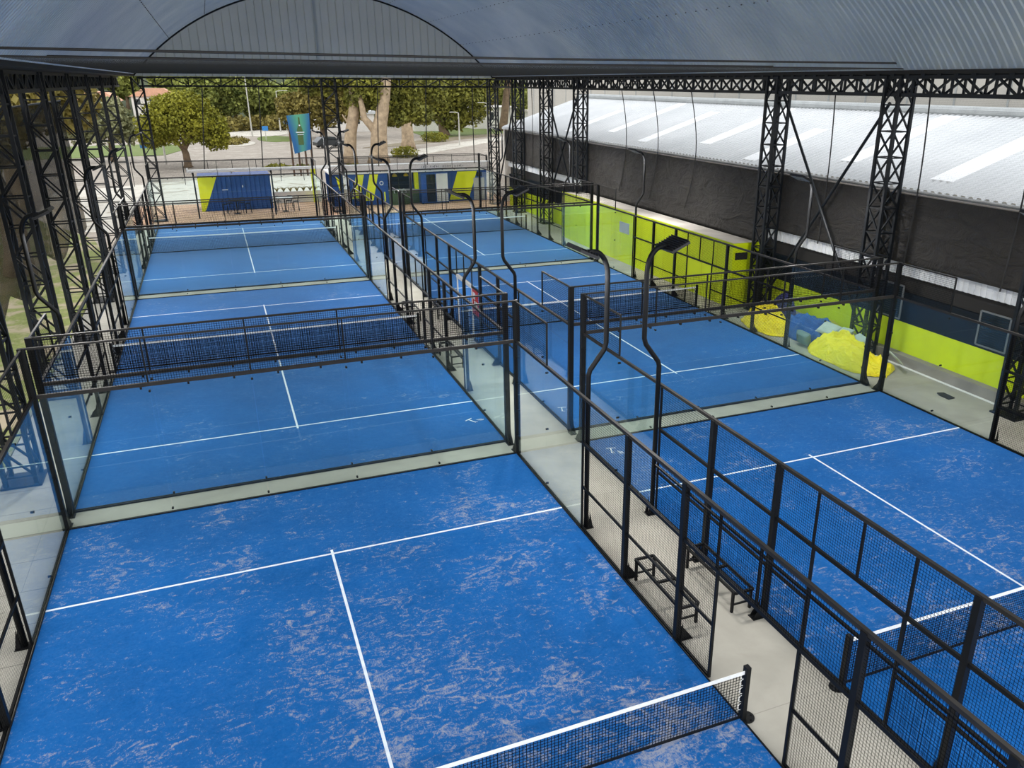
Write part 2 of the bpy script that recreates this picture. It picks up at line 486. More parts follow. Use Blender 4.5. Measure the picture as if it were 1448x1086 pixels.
for k, yy in enumerate((7.0, 13.0, 19.1, 25.2, 31.3, 37.4, 43.5, 49.6)):
    lattice_column(XL, yy, f'dark lattice steel column on the grass side, {ORD[k]} from the front of that row')
RC = (7.1, 13.3, 19.5, 38.2, 43.7, 49.1)
RL = ('dark lattice column before the lime and navy wall, right edge of the picture',
      'dark lattice column standing behind the yellow tarps, right end of the big cross brace',
      'dark lattice column at the near end of the lime green box, left end of the cross brace',
      'dark lattice column just past the far end of the lime green box',
      'dark lattice column second past the far end of the lime green box',
      'dark lattice column third past the far end of the lime green box')
for yy, l in zip(RC, RL): lattice_column(XR, yy, l)
lattice_column(.05, YEND, 'dark lattice column at the left corner of the gable end, beside the round tree')
lattice_column(11.95, YEND+.1, 'dark lattice column in the middle of the gable end, beside the advertising board', w=.95)
lattice_column(23.85, YEND, 'dark lattice column at the right corner of the gable end, by the white kiosk roof')

def truss(name, label, a, b, z0=8.55, z1=9.06, pitch=.75, x=False, double=.5):
    """straight lattice beam: two chords each side, one web"""
    a = Vector(a); b = Vector(b); L = (b-a).length; d = (b-a)/L
    t = thing(name, label, 'truss', tuple(a), 'lattice beams under the roof')
    nrm = Vector((-d.y, d.x, 0))
    offs = (-double/2, double/2) if double else (0,)
    n = max(2, int(L/pitch)); h = L/n
    for o in offs:
        wb = MB(); q = nrm*o
        up = lambda s, z: tuple(d*s+q+Vector((0, 0, z)))
        MB().bar(up(0, z1), up(L, z1), .1).obj('top_chord', 'steel_navy', t)
        MB().bar(up(0, z0), up(L, z0), .11).obj('bottom_chord', 'steel_navy', t)
        for k in range(n):
            s0, s1 = k*h, (k+1)*h
            wb.bar(up(s0, z0), up(s0, z1), .065)
            if x: wb.bar(up(s0, z0), up(s1, z1), .035); wb.bar(up(s0, z1), up(s1, z0), .035)
            elif k % 2: wb.bar(up(s0, z0), up(s1, z1), .06)
            else: wb.bar(up(s0, z1), up(s1, z0), .06)
        wb.obj('lacing', 'steel_navy', t)
    return t
truss('roof_truss', 'long dark lattice beam over the grass side columns', (XL, 3.5, 0), (XL, YEND, 0))
truss('roof_truss', 'long dark lattice beam over the columns in front of the white warehouse roof', (XR, 3.5, 0), (XR, YEND, 0))
truss('roof_truss', 'dark lattice beam across the gable end, in front of the trees', (.1, YEND, 0), (23.8, YEND, 0), pitch=.98, double=0)
def brace(label, pts):
    t = MB()
    p0 = Vector(pts[0])
    t.tube([tuple(Vector(p)-p0) for p in pts], .055, 8)
    o = t.obj('brace', 'steel_navy', loc=tuple(p0)); tag(o, label, 'brace', 'diagonal braces between the right hand columns')
brace('long diagonal brace falling from the lime box column towards the tarps', [(XR-.06, 19.1, 8.5), (XR-.06, 13.6, 1.0)])
brace('long diagonal brace rising to the column behind the yellow tarps', [(XR+.06, 13.7, 8.3), (XR+.06, 19.0, 1.0)])
brace('diagonal brace falling to the right just past the lime box, far bay', [(XR-.06, 43.4, 8.4), (XR-.06, 38.6, 1.6)])
brace('diagonal brace rising to the right just past the lime box, far bay', [(XR+.06, 38.6, 8.4), (XR+.06, 43.4, 1.6)])
brace('diagonal brace in the last bay, falling towards the gable end', [(XR, 49.4, 8.4), (XR, 53.6, 1.6)])
for k, yy in enumerate((13.2, 19.4, 31.5, 43.6)):
    o = MB().tube([(0, 0, 0), (12.8, 0, -.05), (25.4, 0, 0)], .028, 6).obj('tie_rod', 'cable', loc=(XL, yy, 9.46))
    tag(o, f'thin dark tie rod spanning under the vault, {ORD[k]} from the front', 'tie rod', 'tie rods under the vault')

# nets: fine bird netting closing the sides, ropes sewn into it, a layer under the roof
t = thing('overhead_net', 'grey net stretched flat across the hall at eave height', 'net', (0, 0, 9.30))
on = MB(); yy = 13.0
while yy < YEND-.2: on.bar((XL+.2, yy, 0), (XR-.2, yy, 0), .0016); yy += .1
xx = XL+.2
while xx < XR: on.bar((xx, 13, 0), (xx, YEND-.2, 0), .0016); xx += .5
on.obj('netting', 'rope_grey', t)
MB().tube([(XL+.2, 13, 0), (11.4, 13, -.03), (XR-.2, 13, 0)], .02, 6).obj('edge_rope', 'cable', t)
n1 = thing('perimeter_net', 'fine see-through bird net across the gable end with thin dark seam ropes', 'net', (0, YEND+.64, 0), 'bird nets closing the hall')
MB().quad((.1,0,3.05),(23.8,0,3.05),(23.8,0,8.5),(.1,0,8.5),[(0,0),(23.7,0),(23.7,5.5),(0,5.5)]).obj('net', 'bird_net', n1)
for x0, x1, zb in ((3.85,3.2,3.05),(7.4,7.0,3.05),(10.65,10.4,3.05),(15.45,15.1,3.05),(18.95,18.75,3.05),(22.5,22.45,3.05)):
    MB().tube([(x0,0,8.55),(x0*.6+x1*.4,.12,6.4),(x1,0,zb)], .034, 6).obj('seam_rope', 'rope', n1)
n2 = thing('perimeter_net', 'fine see-through bird net in front of the white warehouse roof with wavy seam ropes', 'net', (XR+.36, 0, 0), 'bird nets closing the hall')
MB().quad((0,4,3.2),(0,YEND-.4,3.2),(0,YEND-.4,8.5),(0,4,8.5),[(0,0),(50,0),(50,5.3),(0,5.3)]).obj('net', 'bird_net', n2)
for yy in (33.6, 30.1, 26.5, 16.7, 12.38, 8.6, 47.3, 52.0):
    w = .75 if 20 < yy < 40 else .12
    pts = [(0, yy-w*math.sin(PI*s)**1.0*(1.0 if s < .6 else 1), 8.55-5.3*s) for s in [i/12 for i in range(13)]]
    MB().tube(pts, .024, 6).obj('seam_rope', 'rope', n2)

# ------------------------------------------------------------------ shade cloths
def cloth(name, mat, x, y0, y1, z0, z1, label, amp=.05, scallop=0, ny=160, nzz=24, dip=None):
    b = MB()
    for j in range(nzz+1):
        for i in range(ny+1):
            yy = y0+(y1-y0)*i/ny; f = j/nzz
            zb = (dip[2] if dip and dip[0] < yy < dip[1] else z0)-(scallop*abs(math.sin(yy*PI/6.1)) if scallop else 0)
            z = zb+(z1-zb)*f
            dx = amp*(nz(yy*.5, z*.9)+.6*nz(yy*1.3+z*.8, z*1.1, 4))*(1-abs(2*f-1)**6)
            b.v.append((dx, yy-y0, z))
    for j in range(nzz):
        for i in range(ny):
            a = j*(ny+1)+i; b.f.append((a, a+1, a+ny+2, a+ny+1))
    t = thing(name, label, 'shade cloth', (x, y0, 0))
    o = b.obj('cloth', mat, t, smooth=True)
    s = o.modifiers.new('Solid', 'SOLIDIFY'); s.thickness = .006
    MB().tube([(0, 0, z1), (0, y1-y0, z1)], .03, 6).obj('hem', 'kerb_concrete', t)
    return t
cloth('shade_cloth', 'shade_black', 24.56, 2.0, 53.3, 3.33, 5.55, 'long black shade cloth hung below the white warehouse roof', .07, 0, 260, 24, (20.2, 38.8, 2.72))
cloth('shade_cloth', 'shade_brown', -1.82, 4.0, 34.6, 3.3, 8.05, 'sagging brown see-through shade cloth hung along the grass side', .10, .7, 160)

# ------------------------------------------------------------------ courts
LINEY = 6.95
for (row, side), (cx, cy) in COURTS.items():
    mat = f"turf_{dict(front='front', middle='mid', back='back')[row]}_{side}"
    word = {'front': 'nearest', 'middle': 'middle', 'back': 'farthest'}[row]
    worn = {'front': 'sand-worn ', 'middle': '', 'back': ''}[row]
    t = thing('padel_court', f'{worn}blue turf of the {word} court in the {side} hand row, white lines', 'court', (cx+5, cy, 0), 'blue turf courts')
    MB().box(-5, -10, 0, 5, 10, .018).obj('turf', mat, t)
    for s in (-1, 1):
        me = cached('sline', lambda: MB().box(-5, -.025, .018, 5, .025, .022).mesh('service_line', 'line_white'))
        link(me, 'service_line', t, (0, s*LINEY, 0))
    link(cached('cline', lambda: MB().box(-.025, -7.1, .018, .025, 7.1, .0225).mesh('centre_line', 'line_white')), 'centre_line', t)
    e = MB()
    for s in (-1, 1):
        e.box(s*5.0-.008+s*.005, -10.013, 0, s*5.0+.008+s*.005, 10.013, .045); e.box(-5.01, s*10.005-.008, 0, 5.01, s*10.005+.008, .045)
    e.obj('kerb_edge', 'black_metal', t)

# ------------------------------------------------------------------ fences
PW = .09
def post_mesh(h, w=.06, d=.1): return cached(('post', h, w, d), lambda: MB().box(-w/2, -d/2, .012, w/2, d/2, h).mesh('post', 'black_metal'))
def foot_mesh(s):
    """gusseted foot on the outer side of a post (s = outward x direction)"""
    def mk():
        b = MB(); b.box(min(0, s*.24), -.09, 0, max(0, s*.24), .09, .014)
        for yy in (-.06, .05): b.prism([(s*.03, .014), (s*.22, .014), (s*.18, .10), (s*.07, .22), (s*.03, .36)], 'y', yy, yy+.012)
        for q in (.1, .19): b.cyl(s*q, 0, .014, .05, .015, 8)
        return b.mesh('foot', 'black_metal')
    return cached(('foot', s), mk)
def footy_mesh(s):
    def mk():
        b = MB(); b.box(-.09, min(0, s*.24), 0, .09, max(0, s*.24), .014)
        for xx in (-.06, .05): b.prism([(s*.03, .014), (s*.22, .014), (s*.18, .10), (s*.07, .22), (s*.03, .36)], 'x', xx, xx+.012)
        for q in (.1, .19): b.cyl(0, s*q, .014, .05, .015, 8)
        return b.mesh('foot', 'black_metal')
    return cached(('footy', s), mk)
def mesh_y(y0, y1, z0, z1):
    """wire mesh panel in a y-z plane, with a thin frame of its own"""
    return cached(('my', round(y1-y0, 3), z0, z1), lambda: MB().quad((0,0,z0),(0,y1-y0,z0),(0,y1-y0,z1),(0,0,z1),
        [(0,0),(y1-y0,0),(y1-y0,z1-z0),(0,z1-z0)]).mesh('mesh_panel', 'wire_mesh'))
def mesh_x(x0, x1, z0, z1):
    return cached(('mx', round(x1-x0, 3), z0, z1), lambda: MB().quad((0,0,z0),(x1-x0,0,z0),(x1-x0,0,z1),(0,0,z1),
        [(0,0),(x1-x0,0),(x1-x0,z1-z0),(0,z1-z0)]).mesh('mesh_panel', 'wire_mesh'))
def glass_y(): return cached('gy', lambda: MB().box(-.006, .006, .035, .006, 1.994, 2.97).mesh('glass_panel', 'glass'))
def glass_x(): return cached('gx', lambda: MB().box(.006, -.006, .035, 1.994, .006, 2.97).mesh('glass_panel', 'glass'))

def side_fence(row, side, edge, ymin=-10, ymax=10, label='', door_white=False):
    """fence on the long side of a court: 4 m of glass at each end, wire mesh between, doorway at the net"""
    cx, cy = COURTS[(row, side)]
    s = -1 if edge == 'left' else 1
    x = cx+(-.06 if s < 0 else 10.06)
    t = thing('side_fence', label, 'fence', (x, cy, 0), 'long side fences of the courts')
    inr = lambda y: ymin-.01 <= y <= ymax+.01
    # posts
    for y in (-4, -2, 2, 4):
        if inr(y):
            link(post_mesh(3.0, .095, .1), 'post', t, (0, y, 0)); link(foot_mesh(s), 'foot', t, (s*.03, y, 0))
    for y in (-8, 8):
        pass
    # rails
    def rail(z, y0, y1, w=.05, mat='black_metal', h=None):
        y0 = max(y0, ymin); y1 = min(y1, ymax)
        if y1 > y0: MB().box(-w/2, y0, z-(h or w)/2, w/2, y1, z+(h or w)/2).obj('rail', mat, t)
    rail(3.0, -10, 10, .06, 'rail_top')
    rail(2.0, -6, 6, .05, 'black_metal', .06)
    if (row, side, edge) == ('front', 'left', 'right'): rail(2.85, -6, 3.0, .035)
    rail(1.0, 1.0, 6, .04); rail(1.0, -6, -1.0, .04)
    rail(.03, 1.0, 6, .04); rail(.03, -6, -1.0, .04)
    # door frame tubes and thin uprights
    for y in (-.97, .97):
        if inr(y): MB().box(-.022, y-.022, .012, .022, y+.022, 2.0).obj('door_jamb', 'white_paint' if door_white else 'black_metal', t)
    if door_white:
        MB().box(-.05, -.97, 1.94, .05, .97, 2.06).obj('door_header', 'white_paint', t)
    for y in (-1, 0, 1):
        if inr(y): MB().box(-.018, y-.018, 2.0, .018, y+.018, 3.0).obj('upright', 'black_metal', t)
    for y in (-6, 6):
        if inr(y): MB().box(-.02, y-.02, .03, .02, y+.02, 3.0).obj('upright', 'black_metal', t)
    # wire mesh
    for y0, y1 in ((4,6),(2,4),(.97,2),(-2,-.97),(-4,-2),(-6,-4)):
        if inr(y0) and inr(y1): link(mesh_y(y0, y1, .03, 2.0), 'mesh_panel', t, (-s*.02, y0, 0))
    for y0 in (-6,-4,-2,0,2,4):
        if inr(y0) and inr(y0+2): link(mesh_y(y0, y0+2, 2.0, 3.0), 'mesh_panel', t, (-s*.02, y0, 0))
    # glass and clamps, raised mesh wing next to the corners
    for y0 in (-10, -8, 6, 8):
        if inr(y0) and inr(y0+2):
            link(glass_y(), 'glass_panel', t, (-s*.02, y0, 0))
    for y0, e in ((-10, -8), (10, 8)):
        if inr(y0):
            a, b = min(y0, e), max(y0, e)
            link(mesh_y(a, b, 3.03, 4.0), 'mesh_panel', t, (0, a, 0))
            MB().box(-.02, a, 3.97, .02, b, 4.01).obj('wing_rail', 'rail_top', t)
            MB().box(-.018, e-.018, 3.02, .018, e+.018, 4.0).obj('upright', 'black_metal', t)
            me = cached('clampbox', lambda: MB().box(-.045, -.02, -.03, .045, .02, .03).mesh('clamp', 'black_metal'))
            for z in (.5, 1.2, 1.9, 2.6): link(me, 'clamp', t, (0, y0-.03*(1 if y0 > 0 else -1), z))
            me = cached('clampdisc', lambda: MB().tube([(-.03, 0, 0), (.03, 0, 0)], .024, 8).mesh('clamp', 'black_metal'))
            for z in (.12, 1.5, 2.86): link(me, 'clamp', t, (0, e, z))
            MB().box(-.02, a, .0, .02, b, .035).obj('sill', 'black_metal', t)
            bb = (e, e-2) if e > 0 else (e, e+2)
            MB().box(-.02, min(bb), .0, .02, max(bb), .035).obj('sill', 'black_metal', t)
    return t

def end_wall(row, side, end, label):
    """back wall of a court: five glass panes, corner posts, wire mesh above"""
    cx, cy = COURTS[(row, side)]
    s = 1 if end == 'far' else -1
    t = thing('end_wall', label, 'glass wall', (cx, cy+s*10.05, 0), 'glass end walls of the courts')
    for x in (-.06, 10.06):
        link(post_mesh(4.02, .125, .115), 'post', t, (x, 0, 0))
        link(footy_mesh(s), 'foot', t, (x, s*.04, 0))
    MB().box(-.06, -.03, 2.97, 10.06, .03, 3.05).obj('rail', 'rail_top', t)
    MB().box(-.06, -.022, 3.985, 10.06, .022, 4.025).obj('rail', 'rail_top', t)
    MB().box(0, -.02, 0, 10, .02, .035).obj('sill', 'black_metal', t)
    for k in range(5):
        link(glass_x(), 'glass_panel', t, (2*k, 0, 0)); link(mesh_x(0, 2, 3.04, 4.0), 'mesh_panel', t, (2*k, 0, 0))
    for k in range(1, 5):
        me = cached('upx', lambda: MB().box(-.016, -.016, 3.04, .016, .016, 4.0).mesh('upright', 'black_metal'))
        link(me, 'upright', t, (2*k, 0, 0))
    me = cached('clampx', lambda: MB().tube([(0, -.03, 0), (0, .03, 0)], .024, 8).mesh('clamp', 'black_metal'))
    for k in range(1, 5):
        for z in (.1, 2.86): link(me, 'clamp', t, (2*k, 0, z))
    me = cached('clampr', lambda: MB().box(-.02, -.04, -.05, .02, .04, 0).mesh('clamp', 'black_metal'))
    for k in range(10): link(me, 'clamp', t, (.95+k*.9, 0, 2.97))
    return t
pos = {'front': 'nearest', 'middle': 'middle', 'back': 'farthest'}
for (row, side) in COURTS:
    w = pos[row]
    for edge in ('left', 'right'):
        far = {('left','left'): 'along the grass side', ('left','right'): 'beside the middle walkway', ('right','left'): 'beside the middle walkway', ('right','right'): 'facing the lime cabin'}[(side, edge)]
        extra = ', white doorway' if (row, side, edge) == ('middle', 'right', 'left') else ''
        side_fence(row, side, edge, -6 if row == 'front' else -10, 10,
                   f'mesh and glass fence of the {w} {side} court, {far}{extra}', bool(extra))
    if row != 'front': end_wall(row, side, 'near', f'clear glass end wall nearest the viewer on the {w} {side} court')
    end_wall(row, side, 'far', f'clear glass end wall at the far end of the {w} {side} court')

# lettering and marks on the cages
lx, ly = COURTS[('middle', 'right')]
mk = MB()
mk.tube([(.045*math.cos(a), 0, .045*math.sin(a)) for a in [i*PI/8 for i in range(17)]], .008, 4)
for k in range(9):
    z = -.13-k*.062
    mk.box(-.028, -.003, z-.022, .028, .003, z-.012 if k % 3 else z+.022)
    if k % 2: mk.box(-.028, -.003, z-.022, -.012, .003, z+.022)
    else: mk.box(.012, -.003, z-.022, .028, .003, z+.022)
    mk.box(-.028, -.003, z+.008, .028, .003, z+.018)
for o in [o for o in COL.objects if o.name.startswith('end_wall') and 'nearest the viewer on the middle right' in o['label']]:
    mk.obj('lettering', 'pale_print', o, loc=(-.06, -.049, 2.05))
def tmark():
    b = MB()
    for (x0, y0, x1, y1, w) in ((-.14,.10,.10,.16,.03),(-.02,.12,.03,-.16,.03),(.03,-.12,.10,-.16,.02),(.14,-.02,.30,-.06,.018),(.16,-.07,.34,-.11,.018),(.2,-.12,.3,-.15,.014)):
        a = Vector((x0,y0,0)); c = Vector((x1,y1,0)); d = (c-a).normalized(); n = Vector((-d.y,d.x,0))*w/2
        b.quad(a-n, c-n, c+n, a+n); 
    return b.mesh('logo_mark', 'pale_print')
for key, x, y, rz in ((('middle','right'), .32, 1.45-10, -.5), (('front','right'), .42, 9.25, -.5), (('middle','left'), 9.55, -8.4, .3)):
    cx, cy = COURTS[key]
    for o in COL.objects:
        if o.name.startswith('padel_court') and abs(o.location.x-cx-5) < .01 and abs(o.location.y-cy) < .01:
            m = link(cached('tmark', tmark), 'logo_mark', o, (x-5, y, .0245)); m.rotation_euler.z = rz

# red and white print hanging on the white doorway of the middle right court
cx, cy = COURTS[('middle', 'right')]
t = thing('hanging_banner', 'narrow red and white banner hanging beside the white doorway', 'banner', (cx-.06, cy-1.35, 1.05))
MB().box(-.012, -.33, 0, .012, .33, .93).obj('cloth', 'red_print', t)
MB().box(-.016, -.30, .3, .016, .1, .5).obj('print', 'pale_print', t)
MB().box(-.016, -.05, .55, .016, .25, .8).obj('print', 'pale_print', t)

# ------------------------------------------------------------------ tennis style nets
def court_net(row, side, label):
    cx, cy = COURTS[(row, side)]
    t = thing('court_net', label, 'net', (cx+5, cy, 0), 'court nets')
    HX = 5.0
    n = 24
    top = lambda x: .90-.03*(1-(x/HX)**2)
    b = MB()
    for k in range(n):
        x0 = -HX+2*HX*k/n; x1 = -HX+2*HX*(k+1)/n
        b.quad((x0,0,.06),(x1,0,.06),(x1,0,top(x1)-.05),(x0,0,top(x0)-.05),[(x0,.0),(x1,.0),(x1,top(x1)-.11),(x0,top(x0)-.11)])
    b.obj('netting', 'net_mesh', t)
    w = MB(); d = MB()
    for k in range(n):
        x0 = -HX+2*HX*k/n; x1 = -HX+2*HX*(k+1)/n
        for q, zz0, zz1, h in ((w, top(x0)-.03, top(x1)-.03, .03), (d, .05, .05, .025)):
            i = len(q.v)
            q.v += [(x0,-.006,zz0-h),(x0,-.006,zz0+h),(x0,.006,zz0+h),(x0,.006,zz0-h),(x1,-.006,zz1-h),(x1,-.006,zz1+h),(x1,.006,zz1+h),(x1,.006,zz1-h)]
            for f in ((0,4,5,1),(1,5,6,2),(2,6,7,3),(3,7,4,0)): q.f.append(tuple(i+a for a in f))
    w.obj('white_tape', 'white_tape', t)
    d.obj('bottom_band', 'black_metal', t)
    for s in (-1, 1):
        p = MB().box(s*HX+s*.02-.03, -.05, .0, s*HX+s*.02+.05*1, .05, .97).obj('post', 'black_metal', t, bevel=.008)
        p2 = MB()
        p2.cyl(s*(HX+.10), 0, 0, .016, .13, 18)
        for a in range(5): p2.cyl(s*(HX+.1)+.09*math.cos(a*1.257), .09*math.sin(a*1.257), .016, .035, .014, 8)
        p2.obj('foot', 'black_metal', t)
        l = MB()
        for z in (.25, .4, .55, .7, .82):
            l.tube([(s*HX-s*(.02+.05*math.sin(q)), 0, z+.06*math.cos(q)) for q in [i*PI/5 for i in range(6)]], .004, 4)
        l.obj('lacing', 'white_tape', t)
    return t
for (row, side) in COURTS:
    court_net(row, side, f'black net with white tape across the {pos[row]} {side} court')

# ------------------------------------------------------------------ floodlight poles
def flood_proto():
    b = MB()
    pts = [(0,0,.01),(0,0,3.45),(.03,0,3.55),(.33,0,3.95),(.37,0,4.08),(.37,0,5.42)]
    for k in range(1, 8):
        a = PI/2*k/7; pts.append((.37-.30*(1-math.cos(a)), 0, 5.42+.48*math.sin(a)))
    pts.append((-.06, 0, 5.905))
    b.tube(pts, .052, 10)
    pole = b.mesh('pole', 'black_metal', True)
    arm = MB().box(-.14, -.045, 5.875, .04, .045, 5.935)
    arm.box(-.13, -.16, 5.87, -.07, .16, 5.91)
    arm = arm.mesh('bracket', 'floodlight')
    h = MB()
    # lamp head tilted towards the court
    ca, sa = math.cos(.42), math.sin(.42)
    def hb(x0,y0,z0,x1,y1,z1):
        i = len(h.v); h.box(x0,y0,z0,x1,y1,z1)
        for q in range(i, len(h.v)):
            x,y,z = h.v[q]; h.v[q] = (-.16+x*ca+z*sa, y, 5.93-x*sa+z*ca)
    hb(-.21,-.34,-.03,.21,-.01,.02); hb(-.21,.01,-.03,.21,.34,.02)
    for k in range(7):
        hb(-.2+k*.06, -.33, .02, -.19+k*.06, .33, .05)
    head = h.mesh('lamp_head', 'floodlight')
    l = MB()
    def lb(x0,y0,x1,y1):
        i = len(l.v); l.box(x0,y0,-.036,x1,y1,-.03)
        for q in range(i, len(l.v)):
            x,y,z = l.v[q]; l.v[q] = (-.16+x*ca+z*sa, y, 5.93-x*sa+z*ca)
    lb(-.18,-.31,.18,-.04); lb(-.18,.04,.18,.31)
    lens = l.mesh('lens', 'lens')
    base = MB().box(-.1,-.1,0,.14,.1,.016)
    for yy in (-.07, .058): base.prism([(.05,.016),(.13,.016),(.05,.4)], 'y', yy, yy+.012)
    base = base.mesh('base', 'black_metal')
    return pole, arm, head, lens, base
FP = flood_proto(); FILL_W = 185
def flood(x, y, s, label):
    t = thing('floodlight_pole', label, 'floodlight', (x, y, 0), 'swan-neck floodlight poles', 0 if s > 0 else PI)
    link(FP[0], 'pole', t); link(FP[1], 'bracket', t)
    hd = link(FP[2], 'lamp_head', t); link(FP[3], 'lens', hd); link(FP[4], 'base', t)
    return t
for (row, side), (cx, cy) in COURTS.items():
    for s, edge in ((-1, 'left'), (1, 'right')):
        for q, half in ((-6, 'near half'), (6, 'far half')):
            lx, ly = cx+(-.16 if s < 0 else 10.16)-s*.16, cy+q
            ld = bpy.data.lights.new('court_fill_light', 'AREA'); ld.shape = 'RECTANGLE'; ld.size = .34; ld.size_y = .6; ld.energy = FILL_W*(1.25 if s < 0 else 1)*{'front': .95, 'middle': 1.3, 'back': 1.6}[row]; ld.color = (1, .97, .93)  # fill light added below the unlit heads to brighten the courts, strongest at the back
            lo = bpy.data.objects.new('court_fill_light', ld); COL.objects.link(lo); lo.location = (lx, ly, 5.74)
            if s < 0: lo.rotation_euler = Vector((.5, 0, -1)).to_track_quat('-Z', 'Y').to_euler()
            wh = {('left','left'): 'grass side', ('left','right'): 'walkway side', ('right','left'): 'walkway side', ('right','right'): 'lime box side'}[(side, edge)]
            flood(cx+(-.16 if s < 0 else 10.16), cy+q, s, f'black swan-neck floodlight pole, {wh}, {half} of the {pos[row]} {side} court')

# ------------------------------------------------------------------ benches in the walkway
def bench(x, y, label, L=1.65):
    t = thing('bench', label, 'bench', (x, y, 0), 'black walkway benches')
    b = MB()
    for xx in (-.19, .19): b.bar((xx, -L/2, .43), (xx, L/2, .43), .045)
    for yy in (-L/2, 0, L/2): b.bar((-.19, yy, .43), (.19, yy, .43), .045)
    b.obj('seat_frame', 'black_metal', t)
    MB().quad((-.19,-L/2,.452),(.19,-L/2,.452),(.19,L/2,.452),(-.19,L/2,.452),[(0,0),(.38,0),(.38,L),(0,L)]).obj('seat', 'wire_mesh', t)
    for xx in (-.19, .19):
        for yy in (-L/2+.05, L/2-.05): MB().bar((xx, yy, .0), (xx, yy, .43), .045).obj('leg', 'black_metal', t)
    s = MB()
    for yy in (-L/2+.05, L/2-.05): s.bar((-.19, yy, .16), (.19, yy, .16), .03)
    s.obj('stretcher', 'black_metal', t)
bench(10.42, 3.05, 'black metal bench against the nearest left court fence')
bench(11.55, 3.05, 'black metal bench against the nearest right court fence')
bench(10.42, 17.8, 'black bench in the walkway, by the near half of the middle left court')
bench(10.42, 23.9, 'black bench in the walkway, by the far half of the middle left court')
bench(11.52, 23.9, 'black bench in the walkway, by the far half of the middle right court')

# ------------------------------------------------------------------ right hand side: lime box, wall, tarps, warehouse
t = thing('lime_cabin', 'long lime green cabin with a pale flat roof, beside the right hand courts', 'cabin', (23.2, 20.3, 0))
MB().box(0, 0, 0, 1.3, 18.4, 2.62).obj('body', 'lime', t, bevel=.01)
MB().box(.07, .07, 2.62, 1.3, 18.33, 2.66).obj('roof', 'grey_roof', t)
r = MB().box(-.01, -.01, 2.56, .07, 18.41, 2.70); r.box(.07, -.01, 2.56, 1.3, .07, 2.70); r.obj('roof_edge', 'lime', t)
MB().box(-.02, 9.4, 1.55, .02, 10.5, 2.1).obj('window', 'grey_paint', t)
MB().box(.12, -.02, 2.02, .72, .02, 2.32).obj('vent', 'dark_void', t)
MB().box(.92, -.02, 2.02, 1.28, .02, 2.32).obj('vent', 'dark_void', t)
sg = MB()
for k in range(1, 16): sg.box(-.004, k*1.15, .05, .0, k*1.15+.012, 2.55)
sg.obj('panel_seam', 'olive_cloth', t)

WX = 24.72
def wall_strip(name, mat, z0, z1, y0=-2, y1=53, dx=0, thick=.2): return structure(MB().box(WX+dx, y0, z0, WX+dx+thick, y1, z1).obj(name, mat))
structure(MB().box(24.42, -2, 0, 24.95, 20.2, .34).obj('trim_7', 'kerb_concrete'))
structure(MB().box(24.3, -2, 0, 24.42, 20.2, .012).obj('trim_8', 'white_paint'))
wall_strip('wall_right', 'lime', 0, 1.35)
wall_strip('wall_right_upper', 'navy_wall', 1.35, 2.35)
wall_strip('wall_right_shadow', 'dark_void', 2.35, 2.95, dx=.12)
cb = MB(); k = 0; y = -2.
while y < 53:
    cb.box(WX-.03, y, 2.90, WX+.02, y+.12, 3.42); cb.box(WX, y+.12, 2.90, WX+.03, y+.22, 3.42); y += .22
structure(cb.obj('wall_right_sheeting', 'white_band'))
def window(n, y0, y1, z0, z1):
    w = structure(MB().box(WX-.012, y0, z0, WX+.0, y1, z1).obj(f'window_{n}', 'cap_glass'))
    f = MB()
    for a in (y0, y1): f.box(WX-.03, a-.03, z0, WX-.0, a+.03, z1)
    for a in (z0, z1): f.box(WX-.03, y0, a-.025, WX-.0, y1, a+.025)
    f.obj('window_frame', 'steel_grey', w)
    l = MB()
    for k in range(14): l.box(WX-.024, y0+.03, z0+.06+k*(z1-z0-.1)/14, WX-.016, y1-.03, z0+.075+k*(z1-z0-.1)/14)
    l.obj('louvre', 'steel_navy', w)
window(1, 8.2, 9.25, 1.45, 2.5)
window(2, 12.4, 13.7, 1.42, 2.55)
window(3, 3.5, 4.8, 1.45, 2.5)

# warehouse behind: corrugated white roof with skylight strips
t = thing('warehouse', 'warehouse with a white corrugated roof behind the black shade cloth', 'building', (25.05, 0, 0))
S0, S1 = (0, 5.62), (6.6, 7.75)
b = MB(); y = -12.
while y < 55.4:
    for dy, dz in ((0,0),(.10,0),(.15,.05),(.25,.05)):
        b.v.append((S0[0], y+dy, S0[1]+dz)); b.v.append((S1[0], y+dy, S1[1]+dz))
    y += .3
n = len(b.v)//2
for k in range(n-1): b.f.append((2*k, 2*k+1, 2*k+3, 2*k+2))
b.obj('roof', 'warehouse_sheet', t)
def slope(f): return S0[0]+(S1[0]-S0[0])*f, S0[1]+(S1[1]-S0[1])*f
for yy, f0, f1 in ((12.2,.12,.93),(17.3,.2,.95),(22.4,.05,.62),(27.6,.2,.95),(33.0,.1,.8),(38.3,.2,.95),(43.5,.1,.7),(7.5,.3,.95)):
    (x0,z0),(x1,z1) = slope(f0), slope(f1)
    q = MB(); q.v += [(x0,yy,z0+.055),(x1,yy,z1+.055),(x1,yy+.95,z1+.055),(x0,yy+.95,z0+.055),(x0,yy,z0),(x1,yy,z1),(x1,yy+.95,z1),(x0,yy+.95,z0)]
    for f in ((0,1,2,3),(4,7,6,5),(0,4,5,1),(1,5,6,2),(2,6,7,3),(3,7,4,0)): q.f.append(f)
    q.obj('skylight', 'skylight_sheet', t)
MB().tube([(S1[0], -12, S1[1]+.12), (S1[0], 55.3, S1[1]+.12)], .2, 10).obj('ridge_cap', 'grey_paint', t)
MB().box(-.08, -12, 5.50, .05, 55.3, 5.62).obj('gutter', 'white_band', t)
MB().prism([(0,-.04),(0,5.58),(6.6,7.7),(6.6,-.04)], 'y', 55.0, 55.2).obj('gable_wall', 'white_wall', t)
